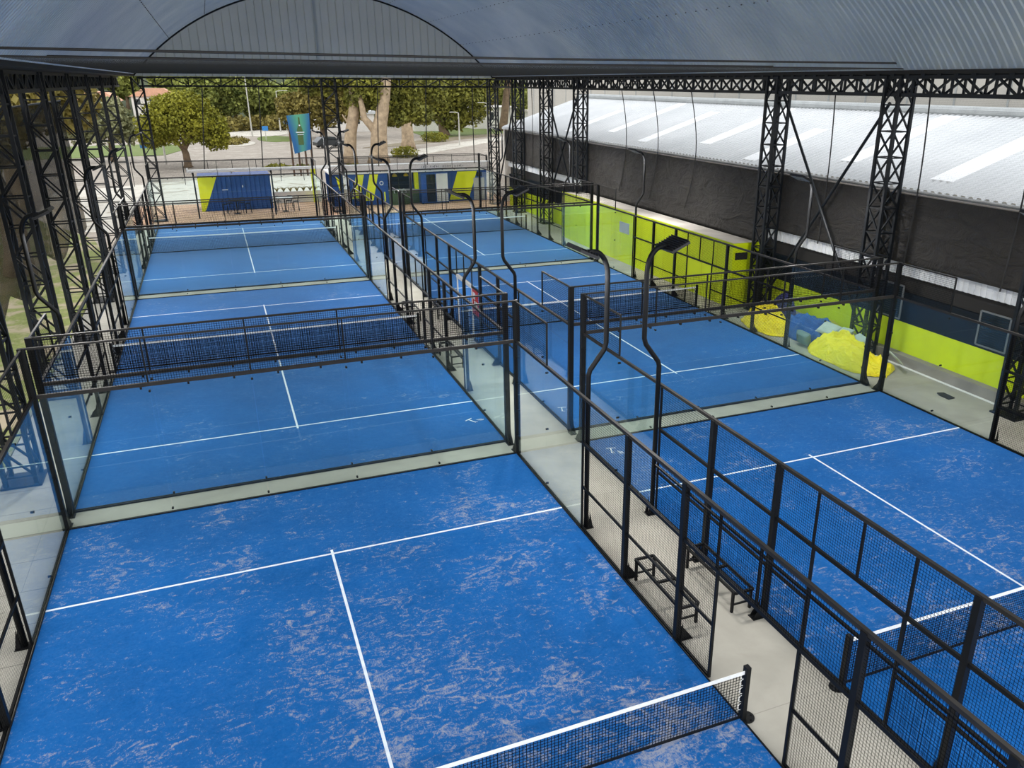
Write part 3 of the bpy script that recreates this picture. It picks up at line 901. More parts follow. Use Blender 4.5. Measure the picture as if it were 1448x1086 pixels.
t = thing('factory_hall', 'long pale grey hall rising behind the white warehouse roof', 'building', (37, 0, 0))
MB().box(0, -20, 0, 8, 82, 11.5).obj('wall', 'grey_wall', t)
MB().box(-.2, -20, 11.5, 8.2, 82, 11.8).obj('roof_edge', 'white_band', t)
f = MB()
for k in range(34): f.box(-.03, -19+k*3, 0, 0, -18.9+k*3, 11.4)
f.obj('panel_seam', 'grey_paint', t)

# heap of tarps and cushions behind the fence
def heap(name, mat, loc, rx, ry, h, seed, label, cat, ridges=.10, rz=0, sag=2.2, hem=True, group=None, flop=.22):
    b = MB(); NR, NT = 40, 110
    def pt(r, a):
        R = 1+flop*nz(math.cos(a)*1.5+seed, math.sin(a)*1.5, seed)+.09*nz(math.cos(a)*4+seed, math.sin(a)*4, 3)
        x = r*rx*R*math.cos(a); y = r*ry*R*math.sin(a)
        z = h*max(0, 1-r**sag)**.75*(1+.45*nz(x*.9+seed, y*.9, 1.7))
        w = 1.1*(1-abs(nz(x*1.5+seed, y*1.1, 2.5))*2.4)**3+.55*(1-min(1, abs(nz(x*3.1+seed, y*2.2+x*1.3, 7))*2.6))**2
        z += ridges*(w-.35)*min(1, (1-r)*3+.35)*(.35 if r > .97 else 1)
        return (x, y, max(.012+.03*(1-r), z))
    b.v.append(pt(0, 0))
    for i in range(1, NR+1):
        for k in range(NT): b.v.append(pt(i/NR, 2*PI*k/NT))
    for k in range(NT): b.f.append((0, 1+k, 1+(k+1) % NT))
    for i in range(NR-1):
        for k in range(NT):
            a = 1+i*NT+k; c = 1+i*NT+(k+1) % NT; b.f.append((a, a+NT, c+NT, c))
    if hem:
        t = thing(name, label, cat, loc, group, rz)
        o = b.obj('sheet', mat, t, smooth=True)
        MB().tube([Vector(b.v[1+(NR-1)*NT+k % NT])+Vector((0,0,.015)) for k in range(NT+1)], .02, 5).obj('hem', mat, t, smooth=True)
        sd = o
    else:
        sd = b.obj(name, mat, None, smooth=True, loc=loc); sd.rotation_euler.z = rz; tag(sd, label, cat, group); t = sd
    s = sd.modifiers.new('Solid', 'SOLIDIFY'); s.thickness = .02; s.offset = 1
    return t
heap('tarp', 'tarp_yellow', (22.95, 12.9, 0), .68, 1.75, .62, 3.3, 'large crumpled yellow tarp, front half of the heap behind the fence', 'tarp', .22)
heap('tarp', 'tarp_yellow', (23.25, 11.55, 0), .72, .45, .16, 9.1, 'flat tail of yellow tarp spilling towards the near corner of the heap', 'tarp', .16, .3)
heap('tarp', 'tarp_yellow', (22.95, 17.2, 0), .7, 1.4, .55, 5.7, 'yellow tarp at the far end of the heap by the green cabin', 'tarp', .3)
heap('tarp', 'tarp_blue', (23.6, 15.5, 0), .78, 1.3, .85, 1.9, 'crumpled blue tarp between the two yellow tarps', 'tarp', .3)
heap('tarp', 'tarp_indigo', (23.95, 17.6, 0), .38, .75, 1.15, 7.7, 'indigo tarp behind the blue tarp at the heap', 'tarp', .12)
heap('tarp', 'olive_cloth', (24.1, 14.9, 0), .28, .55, .85, 2.7, 'olive yellow cloth behind the blue tarp', 'tarp', .12)
def cushion(loc, sx, sy, sz, rot, mat, label):
    b = MB(); N = 18
    for side in (1, -1):
        i0 = len(b.v)
        for j in range(N+1):
            for i in range(N+1):
                u, v = i/N*2-1, j/N*2-1
                pin = 1-.10*(1-abs(u)**2)*abs(v)**3-.10*(1-abs(v)**2)*abs(u)**3
                h = sz*(max(0, (1-u**4)*(1-v**4)))**.5
                b.v.append((u*sx*(1-.08*(1-v*v)*0)*pin, v*sy*pin, side*h*(1+.12*nz(u*2+sx*9, v*2))))
        for j in range(N):
            for i in range(N):
                a = i0+j*(N+1)+i
                q = (a, a+1, a+N+2, a+N+1); b.f.append(q if side > 0 else q[::-1])
    o = b.obj('cushion', mat, None, smooth=True, loc=loc); o.rotation_euler = rot
    tag(o, label, 'cushion', 'cushions on the tarp heap')
cushion((23.45, 14.3, .66), .30, .42, .12, (.1, -.55, .1), 'cushion_grey', 'pale grey cushion lying highest on the heap, left of the other pale ones')
cushion((23.4, 13.5, .72), .28, .36, .12, (-.2, -.7, -.1), 'cushion_grey', 'pale grey cushion standing in the middle of the three on the heap')
cushion((23.38, 12.7, .70), .27, .36, .12, (.1, -.45, -.2), 'cushion_grey', 'pale grey cushion nearest the black column on the heap')
cushion((22.72, 14.75, .30), .26, .30, .16, (.3, 1.15, .5), 'cushion_slate', 'slate grey cushion on the concrete in front of the blue tarp')
cushion((23.98, 11.6, .38), .22, .42, .035, (.1, .75, -.3), 'cushion_grey', 'flat pale panel leaning on the near end of the yellow tarp')
m = MB().prism([(-.14,-.27),(.12,-.25),(.15,.2),(-.05,.27),(-.13,.1)], 'z', 0, .035).obj('rubber_mat', 'rubber', loc=(23.5, 8.95, 0))
tag(m, 'small black rubber mat on the bare concrete near the kerb', 'mat')

# ------------------------------------------------------------------ far end: cabins, kiosk, tables
def para(b, x0, x1, sh, z0, z1, y, th=.02):
    """parallelogram stripe panel on a front wall"""
    b.prism([(x0, z0), (x1, z0), (x1+sh, z1), (x0+sh, z1)], 'y', y-th, y)
t = thing('container_cabin', 'navy and lime container cabin under the white canopy, behind the farthest left court', 'cabin', (2.6, 57.6, 0))
b = MB(); x = 0
while x < 4.95:
    b.prism([(x,0),(x+.2,0),(x+.25,.06),(x+.33,.06),(x+.33,.1),(x,.1)], 'z', 0, 2.5); x += .33
b.box(0, .07, 0, 4.95, 2.3, 2.5)
b.obj('body', 'navy_panel', t)
b = MB()
for k in range(5):
    x0, x1 = k*.33, k*.33+.2
    f = lambda x: max(0, min(2.5, (x-.25)/1.08*2.5))
    b.prism([(x0, f(x0)), (x1, f(x1)), (x1, 2.5), (x0, 2.5)] if x0 < 1.3 and x1 < 1.33 else [(x0, f(x0)), (1.33, 2.5), (x0, 2.5)], 'y', -.012, 0)
    if x1+.13 < 1.33: b.prism([(x1, f(x1)), (x1+.13, f(x1+.13)), (x1+.13, 2.5), (x1, 2.5)], 'y', .0, .04)
b.obj('stripe', 'lime_panel', t)
MB().box(1.55, -.02, 1.45, 1.95, .0, 1.5).obj('marking', 'pale_print', t)
MB().box(2.95, -.02, 1.6, 3.02, .0, 1.75).obj('marking', 'pale_print', t)
t = thing('canopy', 'flat white-edged canopy over the terrace in front of the navy cabin', 'canopy', (2.1, 54.15, 0))
MB().quad((0,.02,3.12),(9.3,.02,3.12),(9.3,1.8,3.12),(0,1.8,3.12)).obj('roof', 'canopy_sheet', t)
e = MB().box(-.03, -.05, 3.08, 9.35, .02, 3.24); e.box(-.03, 0, 3.08, .03, 1.8, 3.24); e.box(-.03, .02, 3.19, 9.35, .5, 3.24); e.obj('edge_beam', 'white_paint', t)
for x in (.35, 5.38): MB().box(x-.05, -.0, 0, x+.05, .1, 3.08).obj('post', 'black_metal', t)
br = MB()
for x in (.3, 2.8, 5.3): br.box(x-.04, .05, 2.95, x+.04, 1.8, 3.06)
br.obj('rafter', 'grey_paint', t)
t = thing('planter_wall', 'low white planter wall with small agaves beside the navy cabin', 'planter', (7.75, 60.2, 0))
MB().box(0, 0, 0, 3.6, .35, .85).obj('wall', 'white_wall', t)
for k in range(7):
    p = MB(); xx = .35+k*.5
    for a in range(11):
        an = a*2*PI/11+k; l = .28+.12*random.random()
        p.tube([(xx, .18, .85), (xx+math.cos(an)*l*.5, .18+math.sin(an)*l*.5, .85+l*.8), (xx+math.cos(an)*l, .18+math.sin(an)*l, .85+l*.9)], .035, 4, .006)
    p.obj('agave', 'leaf_olive', t)
o = MB().box(-.17, -.1, 0, .17, .1, 2.6).obj('lime_post', 'lime_panel', loc=(10.9, 59.8, 0)); tag(o, 'tall lime green post at the end of the planter wall', 'post')

def table(x, y, label, topmat, nchair, r, h, ch):
    t = thing('round_table', label, 'table', (x, y, 0), 'terrace tables')
    MB().cyl(0, 0, h-.03, h, r, 24).obj('tabletop', topmat, t); MB().cyl(0, 0, .03, h-.03, .04, 10).obj('stem', 'black_metal', t); MB().cyl(0, 0, 0, .03, .25, 16).obj('base', 'black_metal', t)
    return t
def stool(x, y, a, label, group, h=.72):
    t = thing('bar_stool', label, 'stool', (x, y, 0), group, a)
    MB().box(-.17, -.17, h-.04, .17, .17, h).obj('seat', 'black_metal', t)
    for sx in (-1, 1):
        for sy in (-1, 1): MB().bar((sx*.19, sy*.19, 0), (sx*.14, sy*.14, h-.04), .03).obj('leg', 'black_metal', t)
    bk = MB(); bk.bar((-.15,.16,h),(-.17,.2,h+.3),.025); bk.bar((.15,.16,h),(.17,.2,h+.3),.025); bk.bar((-.17,.2,h+.3),(.17,.2,h+.3),.04); bk.obj('backrest', 'black_metal', t)
table(4.95, 55.6, 'round black table in front of the navy cabin', 'black_metal', 4, .55, .95, 0)
table(8.25, 55.6, 'round white-topped table beside the canopy post', 'white_paint', 4, .6, 1.0, 0)
for cx, cy, g, w in ((4.95, 55.6, 'stools round the black terrace table', 'black table by the navy cabin'), (8.25, 55.6, 'stools round the white-topped table', 'white-topped table')):
    for k, wd in enumerate(('right', 'right back', 'left back', 'left')):
        a = k*PI/3+.05
        stool(cx+.78*math.cos(a), cy+.62*math.sin(a), a-PI/2, f'black bar stool on the {wd} of the {w}', g)

t = thing('kiosk', 'long navy clubhouse kiosk with lime stripes, open bar and white roof edge', 'kiosk', (12.7, 56.6, 0))
b = MB(); b.box(-.9, 0, 0, 3.35, .15, 2.35); b.box(5.75, 0, 0, 11.3, .15, 2.35); b.box(-.9, 3.0, 0, 11.3, 3.15, 2.35); b.box(11.15, .15, 0, 11.3, 3, 2.35); b.box(3.2, .15, 0, 3.35, 3, 2.35)
b.obj('wall', 'navy_panel', t)
MB().box(3.35, 2.9, 0, 5.75, 3.0, 2.35).obj('bar_back', 'dark_void', t)
MB().box(3.35, .0, 0, 5.75, .45, 1.02).obj('counter', 'green_bin', t)
MB().box(3.35, -.1, 1.02, 5.75, .5, 1.07).obj('worktop', 'grey_paint', t)
MB().box(5.45, .0, 1.07, 5.75, .4, 2.35).obj('pillar', 'lime_panel', t)
st = MB(); para(st, .55, 1.15, .42, .55, 2.3, 0); st.obj('stripe', 'lime_panel', t)
st = MB(); para(st, 1.5, 2.15, .5, .35, 2.3, 0); st.obj('stripe', 'lime_panel', t)
st = MB(); st.prism([(-.55,2.25),(-.2,1.9),(-.15,.9),(-.35,1.3)], 'y', -.02, 0); st.obj('stripe', 'lime_panel', t)
st = MB(); para(st, 8.15, 9.75, .75, .1, 2.28, 0); st.obj('stripe', 'lime_panel', t)
MB().tube([(2.85+.13*math.cos(a), -.02, 1.62+.13*math.sin(a)) for a in [i*PI/8 for i in range(17)]], .03, 5).obj('marking', 'pale_print', t)
MB().box(2.75, -.02, .25, 2.85, 0, .95).obj('marking', 'lime_panel', t); MB().box(3.0, -.02, .25, 3.1, 0, .95).obj('marking', 'lime_panel', t)
MB().box(10.2, -.03, .05, 11.1, .0, 1.75).obj('door', 'grey_paint', t)
MB().box(10.45, -.02, 1.85, 10.95, .0, 2.2).obj('window', 'cap_glass', t)
MB().box(-1.0, -.35, 2.38, 11.6, 3.3, 2.5).obj('roof', 'white_paint', t)
MB().box(-1.0, -.30, 2.9, 11.65, .35, 3.02).obj('roof_ledge', 'white_paint', t)
MB().box(-1.0, -.42, 2.62, 11.65, -.30, 3.02).obj('fascia', 'white_paint', t)
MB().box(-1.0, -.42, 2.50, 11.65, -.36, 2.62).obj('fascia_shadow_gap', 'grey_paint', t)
lt = MB(); x = 5.95
random.seed(11)
for k in range(26):
    w = .05+.06*random.random(); hh = .13+.06*random.random()
    if k not in (4, 11, 12, 19):
        lt.box(x, -.435, 2.68, x+w*.35, -.42, 2.68+hh)
        if k % 3: lt.box(x, -.435, 2.68+hh-.03, x+w, -.42, 2.68+hh)
        if k % 2: lt.box(x, -.435, 2.68+hh*.4, x+w, -.42, 2.68+hh*.4+.03)
    x += w+.05
lt.obj('lettering', 'steel_grey', t)
t = thing('rooftop_railing', 'thin black railing standing on the white kiosk roof', 'railing', (12.7, 57.3, 2.5))
for x in (.0, 3.6, 7.2, 10.9, 11.55): MB().bar((x, 0, 0), (x, 0, .95), .04 if x < 10 else .09).obj('post', 'black_metal', t)
MB().bar((0,0,.95),(10.9,0,.95),.04).obj('rail', 'black_metal', t); MB().bar((10.9,0,.95),(11.55,.0,.85),.04).obj('rail', 'black_metal', t); MB().bar((0,0,.5),(10.9,0,.5),.03).obj('rail', 'black_metal', t)
t = thing('cupboard', 'navy cupboard with one dark and one white door in front of the kiosk', 'cupboard', (18.45, 55.75, 0))
MB().box(0, 0, .08, 2.15, .7, 2.3).obj('body', 'navy_panel', t)
MB().box(.42, -.03, .14, 1.12, 0, 2.22).obj('door', 'navy_wall', t)
MB().box(1.2, -.03, .14, 2.1, 0, 2.26).obj('door', 'white_band', t)
for x in (.06, 2.09): MB().box(x-.04, .0, 0, x+.04, .08, .08).obj('foot', 'black_metal', t)
for x, l in ((16.75, 'round yellow pendant lamp on the left over the bar'), (17.65, 'round yellow pendant lamp on the right over the bar')):
    t = thing('pendant_lamp', l, 'lamp', (x, 57.4, 0), 'yellow lamps over the bar')
    MB().tube([(0,0,2.2),(0,0,2.12),(0,0,2.0)], [.06,.17,.2], 14).obj('shade', 'yellow_lamp', t); MB().cyl(0, 0, 2.2, 2.38, .015, 6).obj('cord', 'black_metal', t)
t = thing('planter_box', 'green box heaped with pale hoops in front of the bar', 'box', (16.5, 56.0, 0))
MB().box(-.35, 0, 0, 1.0, .5, .85).obj('body', 'green_bin', t)
h = MB()
for k in range(3): h.tube([(.1+k*.28+.18*math.cos(a), .25, .95+.2*math.sin(a)) for a in [i*PI/8 for i in range(17)]], .04, 5)
h.obj('hoops', 'cushion_grey', t)

# ------------------------------------------------------------------ beyond: trees, street furniture, houses, cars
def leaf_cloud(blobs, n, size, seed):
    rnd = random.Random(seed); b = MB()
    tot = sum(q[3]*q[4] for q in blobs)
    for (x, y, z, rx, rz) in blobs:
        for k in range(int(n*rx*rz/tot)):
            while True:
                u = Vector((rnd.uniform(-1,1), rnd.uniform(-1,1), rnd.uniform(-1,1)))
                if .35 < u.length < 1: break
            u = u*(1+.25*nz(u.x*2+x, u.y*2+y, u.z*2))
            p = Vector((x+u.x*rx, y+u.y*rx, z+u.z*rz))
            nn = Vector((rnd.gauss(0,1), rnd.gauss(0,1), rnd.gauss(.5,1))).normalized()
            a = nn.orthogonal().normalized(); c = nn.cross(a); th = rnd.uniform(0, 6.28)
            a, c = a*math.cos(th)+c*math.sin(th), c*math.cos(th)-a*math.sin(th)
            s = size*rnd.uniform(.6, 1.3)
            b.quad(p-a*s-c*s*.5, p+a*s*.6-c*s*.6, p+a*s+c*s*.5, p-a*s*.6+c*s*.6)
    return b
def tree(label, loc, trunk, blobs, n, size, leaf, bark, seed, group='trees beyond the hall'):
    t = thing('tree', label, 'tree', loc, group)
    tb = MB()
    for pts, r0, r1 in trunk:
        # wavy, tapered limb
        P = []
        for i in range(9):
            f = i/8; k = f*(len(pts)-1); j = min(int(k), len(pts)-2); q = Vector(pts[j]).lerp(Vector(pts[j+1]), k-j)
            P.append(q+Vector((nz(f*3+seed, 1)*.18, nz(f*3+seed, 4)*.18, 0))*min(1, f*3))
        tb.tube(P, [max(.03, (r0+(r1-r0)*i/8)*(1.25 if i == 0 else 1)) for i in range(9)], 10)
    tb.obj('trunk', bark, t, smooth=True)
    leaf_cloud(blobs, n, size, seed).obj('foliage', leaf, t)
    return t
tree('round yellow-green tree on the verge behind the navy cabin', (1.2, 93.5, 0),
     [([(0,0,0),(0,0,1.2),(-.2,0,2.2)], .42, .3), ([(-.2,0,2.0),(-2,0,4)], .26, .1), ([(-.1,0,2.0),(1.8,.4,4.4)], .26, .1), ([(-.1,0,2),(.2,-.5,5)], .25, .1)],
     [(0,0,5.1,3.6,2.6),(-2.4,-.3,4.1,2.3,1.9),(2.5,.2,4.2,2.4,2.1),(.5,0,6.4,2.6,1.6),(-1.4,.6,5.8,2.2,1.7),(3.3,0,3.0,1.4,1.3),(-3.2,0,3.2,1.4,1.2)], 17000, .14, 'leaf_lime', 'bark_dark', 3)
tree('tall conifer with a bare leaning trunk, left of the three big trunks', (18.6, 92.5, 0),
     [([(0,0,0),(.3,0,3.0),(1.0,0,6.0),(1.2,0,9.5)], .78, .5), ([(1.0,0,6.2),(2.2,0,8.4)], .3, .12), ([(.4,0,4),(-.4,0,5.4)], .2, .06)],
     [(.5,2,10.2,3.6,2.2),(-2.2,3,9.2,2.6,2.0),(3.2,3,8.6,2.2,1.7)], 11000, .2, 'leaf_pine', 'bark', 5)
tree('broad conifer with the thick forked trunk in the middle of the three', (21.7, 91.0, 0),
     [([(0,0,0),(.2,0,3),(.8,0,5.5),(1.6,0,9.5)], 1.12, .55), ([(.1,0,3.2),(-1.2,.2,5.0),(-1.6,.4,7.5)], .5, .25), ([(.4,0,4),(1.0,.2,8)], .5, .3)],
     [(0,2,8.3,3.0,2.2),(3.4,2.5,7.6,2.8,2.4),(1.2,1.2,6.7,1.9,1.3),(4.3,2.2,5.9,1.9,1.3),(-1.5,2.0,7.0,1.6,1.5),(3,3,10.4,4,2),(2.6,1.6,5.0,1.8,1.0),(5.6,2,5.2,1.8,1.2)], 19000, .2, 'leaf_pine', 'bark', 8)
tree('conifer with the straight pale trunk, right of the three big trunks', (29.9, 112.5, 0),
     [([(0,0,0),(0,0,3),(.2,0,6),(.4,0,10)], .95, .55)],
     [(.5,1,9.0,4.0,2.6),(3.2,1,7.8,3.0,2.2),(-2.6,1.5,8.2,2.6,2.2),(1,1,6.9,2.4,1.5)], 14000, .22, 'leaf_pine', 'bark', 12)
tree('dense dark tree on the grass bank by the white buildings', (42.5, 140, 0),
     [([(0,0,0),(-.5,0,4),(0,0,9)], .9, .4), ([(-.3,0,2.5),(-3,0,6)], .4, .15)],
     [(0,0,7.5,5.5,4.2),(4.5,0,5.5,4.2,3.8),(-4.2,0,8,4,3),(1.5,0,3.2,3.2,2.4),(4,0,9.5,4,2.6),(8,1,8.2,3.4,3.0)], 17000, .26, 'leaf_pine', 'bark_dark', 17)
tree('tall bare-stemmed tree left of the white buildings, close to the right corner column', (57.5, 152, 0),
     [([(0,0,0),(.8,0,5),(1.4,0,11)], .9, .6)], [(1,0,12.2,5,2.4),(-3,0,11.5,3,2)], 4000, .36, 'leaf_pine', 'bark_dark', 21)
tree('small olive-grey tree beside the left corner column of the gable end', (-7.2, 104, 0),
     [([(0,0,0),(.2,0,2.2),(.3,0,4)], .3, .15)], [(0,0,4.6,3.0,2.6),(-2.4,0,4.0,2.2,2.0),(2.0,0,3.6,1.7,1.6)], 5000, .24, 'leaf_grey', 'bark_dark', 25)
tree('brownish olive tree behind the advertising board', (21.5, 140, 0),
     [([(0,0,0),(0,0,2),(.3,0,5)], .5, .25)], [(0,0,5.2,4.4,3.6),(-4.2,2,4.4,3.0,2.8),(4.4,0,5.6,3.6,3.2),(1,0,8.4,4,2.4),(7,0,7.5,4,3)], 14000, .25, 'leaf_olive', 'bark_dark', 29)
tree('big tree with a leaning bare trunk on the grass seen through the brown cloth', (-5.6, 38.5, 0),
     [([(0,0,0),(.2,0,3),(-.4,0,6),(-.6,0,7.2)], .6, .3), ([(-.1,0,4.5),(.8,0,6.6)], .22, .1), ([(-.1,0,4),(-2.6,0,7)], .35, .12)],
     [(-2,0,6.2,3.0,1.9),(-5,1,6.0,3,2),(.3,0,6.6,1.6,1.2)], 9000, .18, 'leaf_olive', 'bark', 33)
tree('second big tree on the grass side, farther along the brown cloth', (-9.5, 62, 0),
     [([(0,0,0),(.1,0,3),(.4,0,7)], .6, .35)],
     [(0,0,8.0,4.4,3.0),(-3.6,0,7,3.4,2.4),(3.4,1,7.4,3.0,2.2)], 7000, .24, 'leaf_olive', 'bark', 37)
rnd = random.Random(5)
kinds = ['deep green spreading tree', 'yellow-green layered tree', 'mid green rounded tree', 'olive tinted tree']
spots = [(2.5,172,'leaf_forest'),(9,176,'leaf_forest'),(15.5,178,'leaf_forest'),(21,172,'leaf_forest'),(-3.5,214,'leaf_forest'),(28,178,'leaf_olive'),(34,184,'leaf_forest'),
         (-13,218,'leaf_forest'),(5.5,188,'leaf_pine'),(13,190,'leaf_pine'),(24,190,'leaf_pine'),(44,176,'leaf_pine'),(52,182,'leaf_forest'),(-26,176,'leaf_pine'),(-34,150,'leaf_forest'),(62,184,'leaf_olive'),(72,186,'leaf_forest'),(-25,218,'leaf_pine'),(-38,120,'leaf_olive'),(-42,95,'leaf_forest'),(-30,84,'leaf_grey')]
names = ['left of the tall street lamp', 'just behind the tall street lamp', 'right of the tall street lamp', 'behind the shorter street lamp', 'near the orange roofed house', 'behind the middle gable column', 'right of the middle gable column',
         'behind the orange roofs', 'second row, above the round tree', 'second row, above the lawn', 'second row, above the advertising board', 'behind the three big trunks', 'behind the dark bank tree', 'far left, past the grass side', 'at the far left edge', 'behind the white graffiti building', 'far right, behind the warehouse end', 'high on the hill at the left', 'left, seen between the near columns', 'left, seen through the brown cloth', 'left, past the second big tree']
for k, ((x, y, lf), nm) in enumerate(zip(spots, names)):
    h = rnd.uniform(9.5, 13)
    if lf == 'leaf_grey': h = 7
    bl = [(0,0,h*.62,4.2,h*.36)]
    for q in range(6): bl.append((rnd.uniform(-3.2,3.2), rnd.uniform(-2,2), h*rnd.uniform(.28,.86), rnd.uniform(1.8,2.8), rnd.uniform(1.2,2.2)))
    kd = {'leaf_forest': 'bushy green tree', 'leaf_pine': 'dark green tree', 'leaf_olive': 'olive brown tree', 'leaf_grey': 'grey-green tree'}[lf]
    tree(f'{kd} in the wooded background, {nm}', (x, y, max(-.3, (y-196)*.12)), [([(0,0,0),(.2,0,h*.35),(0,0,h*.6)], .4, .2)], bl, 8000, .32, lf, 'bark_dark', 40+k)
# undergrowth hedge at the foot of the wood
und = leaf_cloud([(x, 168+6*nz(x*.2, 1), 1.2, 2.6, 1.6) for x in range(-8, 34, 3)], 7000, .3, 90).obj('undergrowth', 'leaf_olive'); und['kind'] = 'stuff'; und['label'] = 'brownish undergrowth along the foot of the wood'; und['category'] = 'undergrowth'
isl = leaf_cloud([(6.6+1.6*math.cos(a), 131+3.4*math.sin(a), .35, 1.2, .55) for a in range(0, 6)], 1600, .16, 91).obj('island_shrubs', 'leaf_olive'); isl['kind'] = 'stuff'; isl['label'] = 'low shrubs on the stone traffic island'; isl['category'] = 'shrubs'
vg = leaf_cloud([(10.2, 88.5, .2, 1.6, .3), (12.4, 87.6, .2, 1.2, .28), (17.6, 84.6, .25, 1.4, .35), (26.5, 99, .5, 1.8, .8), (37.2, 126, .6, 2.2, .9)], 2600, .13, 92).obj('verge_plants', 'leaf_lime'); vg['kind'] = 'stuff'; vg['label'] = 'low green plants scattered on the road verge'; vg['category'] = 'plants'

def street_lamp(x, y, h, arm, label):
    t = thing('street_lamp', label, 'street lamp', (x, y, 0), 'street lamps')
    MB().tube([(0,0,0),(0,0,h)], .13, 10, .07).obj('pole', 'lamp_post', t)
    MB().tube([(0,0,h-.02),(arm*.5,0,h+.12),(arm,0,h+.12)], .06, 6).obj('arm', 'lamp_post', t)
    MB().box(min(arm,arm*1.35), -.12, h+.06, max(arm,arm*1.35), .12, h+.18).obj('lantern', 'lamp_post', t)
street_lamp(10.64, 148.3, 10.5, .9, 'tallest grey street lamp, in front of the wood')
street_lamp(16.25, 160, 7.2, 1.5, 'shorter grey street lamp with an arm, left of the advertising board')
street_lamp(38.8, 117, 4.6, -1.0, 'grey street lamp at the road kerb, right of the three big trunks')
street_lamp(48.0, 131.8, 5.6, -1.2, 'grey street lamp by the white graffiti building')
street_lamp(-1.2, 98.6, 4.1, -1.9, 'slim street lamp with a long arm in front of the round tree')
street_lamp(38.5, 168, 11.5, 1.0, 'tall far lamp pole behind the big trunks')
def sign(x, y, h, label, w=.9):
    t = thing('road_sign', label, 'sign', (x, y, 0), 'blue road signs')
    MB().cyl(0, 0, 0, h, .06, 8).obj('pole', 'lamp_post', t); MB().box(-w/2, -.09, h-.7, w/2, -.05, h).obj('panel', 'blue_sign', t)
sign(17.0, 155, 2.4, 'blue road sign beside the shorter street lamp', 1.1)
sign(12.2, 137, 2.2, 'blue road sign on the small traffic island')
sign(-3.7, 106, 2.0, 'blue road sign left of the round tree', .8)

t = thing('advertising_board', 'leaning blue advertising board with a green bottle picture on wooden posts', 'billboard', (12.2, 80, 0))
bd = MB()
q0, q1, q2, q3 = (-.75,0,2.15), (.85,0,2.55), (1.05,0,5.95), (-1.15,0,5.75)
bd.quad(q0, q1, q2, q3, [(0,0),(1,0),(1,1),(0,1)])
for a, c in ((q0,q1),(q1,q2),(q2,q3),(q3,q0)): bd.quad(a, (a[0],.12,a[2]), (c[0],.12,c[2]), c)
bd.quad(*[(p[0],.12,p[2]) for p in (q3,q2,q1,q0)])
bd.obj('panel', 'ad_print', t)
bt = MB().prism([(-.28,3.0),(.22,3.0),(.24,4.4),(.06,5.0),(.05,5.6),(-.09,5.6),(-.1,5.0),(-.3,4.4)], 'y', -.02, 0); bt.obj('bottle_picture', 'leaf_lime' if False else 'green_bin', t)
MB().box(-.42, -.03, 4.15, .38, -.02, 4.22).obj('print', 'pale_print', t); MB().box(-.3, -.03, 3.95, .3, -.02, 4.0).obj('print', 'pale_print', t); MB().cyl(-.02, -.03, 4.78, 4.9, .07, 8).obj('print', 'pale_print', t)
for x, z in ((-1.0, 4.9), (-.35, 2.6), (.3, 2.6), (.9, 3.0)): MB().cyl(x, .2, 0, z, .1, 8).obj('post', 'wood_post', t)

def house(label, x, y, w, d, h, rh, wall, roof, z=0):
    t = thing('house', label, 'house', (x, y, z))
    MB().box(0, 0, -6, w, d, h).obj('wall', wall, t)
    MB().prism([(-.4,h),(w+.4,h),(w*.72,h+rh),(w*.28,h+rh)] if rh > .6 else [(-.3,h),(w+.3,h),(w+.3,h+rh),(-.3,h+rh)], 'y', -.4, d+.4).obj('roof', roof, t)
    wn = max(1, int(w/3))
    for k in range(wn): MB().box(.9+k*(w-1.2)/wn, -.04, h*.4, 1.7+k*(w-1.2)/wn, 0, h*.8).obj('window', 'cap_glass', t)
    return t
house('white house with an orange tiled roof above the round tree', -10.5, 196, 9, 8, 2.6, 1.6, 'white_wall', 'orange_roof', 3.2)
house('orange roofed house left of the gable corner column', -20.5, 190, 8, 8, 2.4, 1.8, 'white_wall', 'orange_roof', 2.6)
house('white flat roofed house behind the straight conifer trunk', 40.5, 155, 6.5, 6, 3.0, .9, 'white_wall', 'white_band', .6)
house('long white graffiti-marked building near the right corner column', 54, 160, 9, 8, 3.8, .3, 'white_wall', 'grey_roof', .2)
house('white block of flats high behind the graffiti building', 66, 190, 9, 8, 9, .4, 'white_wall', 'grey_roof', 2)
house('low white building just left of the warehouse roof', 61.5, 142, 12, 8, 3.4, .4, 'white_wall', 'grey_roof', .2)
house('small pale building behind the three big trunks', 22.5, 158, 11, 5, 3.0, .5, 'white_wall', 'white_band', .2)

def car(x, y, rz, body, label):
    t = thing('car', label, 'car', (x, y, 0), 'parked cars', rz)
    MB().prism([(-2.1,.35),(2.1,.35),(2.15,.75),(1.9,.95),(1.1,1.02),(.6,1.5),(-1.3,1.52),(-1.95,1.0),(-2.15,.8)], 'y', -.85, .85).obj('body', body, t, bevel=.06)
    MB().prism([(.95,1.03),(.55,1.43),(-1.2,1.44),(-1.7,1.03)], 'y', -.86, .86).obj('window', 'cap_glass', t)
    for sx in (-1.3, 1.3):
        for sy in (-.8, .8): MB().tube([(sx, sy-.1, .34), (sx, sy+.1, .34)], .34, 16).obj('wheel', 'rubber', t)
car(19.7, 67.5, .1, 'car_dark', 'dark car parked behind the kiosk roof')
car(24.6, 67.0, .1, 'car_white', 'white car parked behind the kiosk roof')
car(19.6, 118, .3, 'car_dark', 'dark car on the road between the big trunks')
t = thing('road_fence', 'thin wire fence along the road behind the navy cabin', 'fence', (-3, 76, 0))
for k in range(9): MB().bar((k*2.1, 0, 0), (k*2.1, 0, 2.1), .05).obj('post', 'black_metal', t)
MB().bar((0,0,2.1),(16.8,0,2.1),.04).obj('rail', 'black_metal', t)
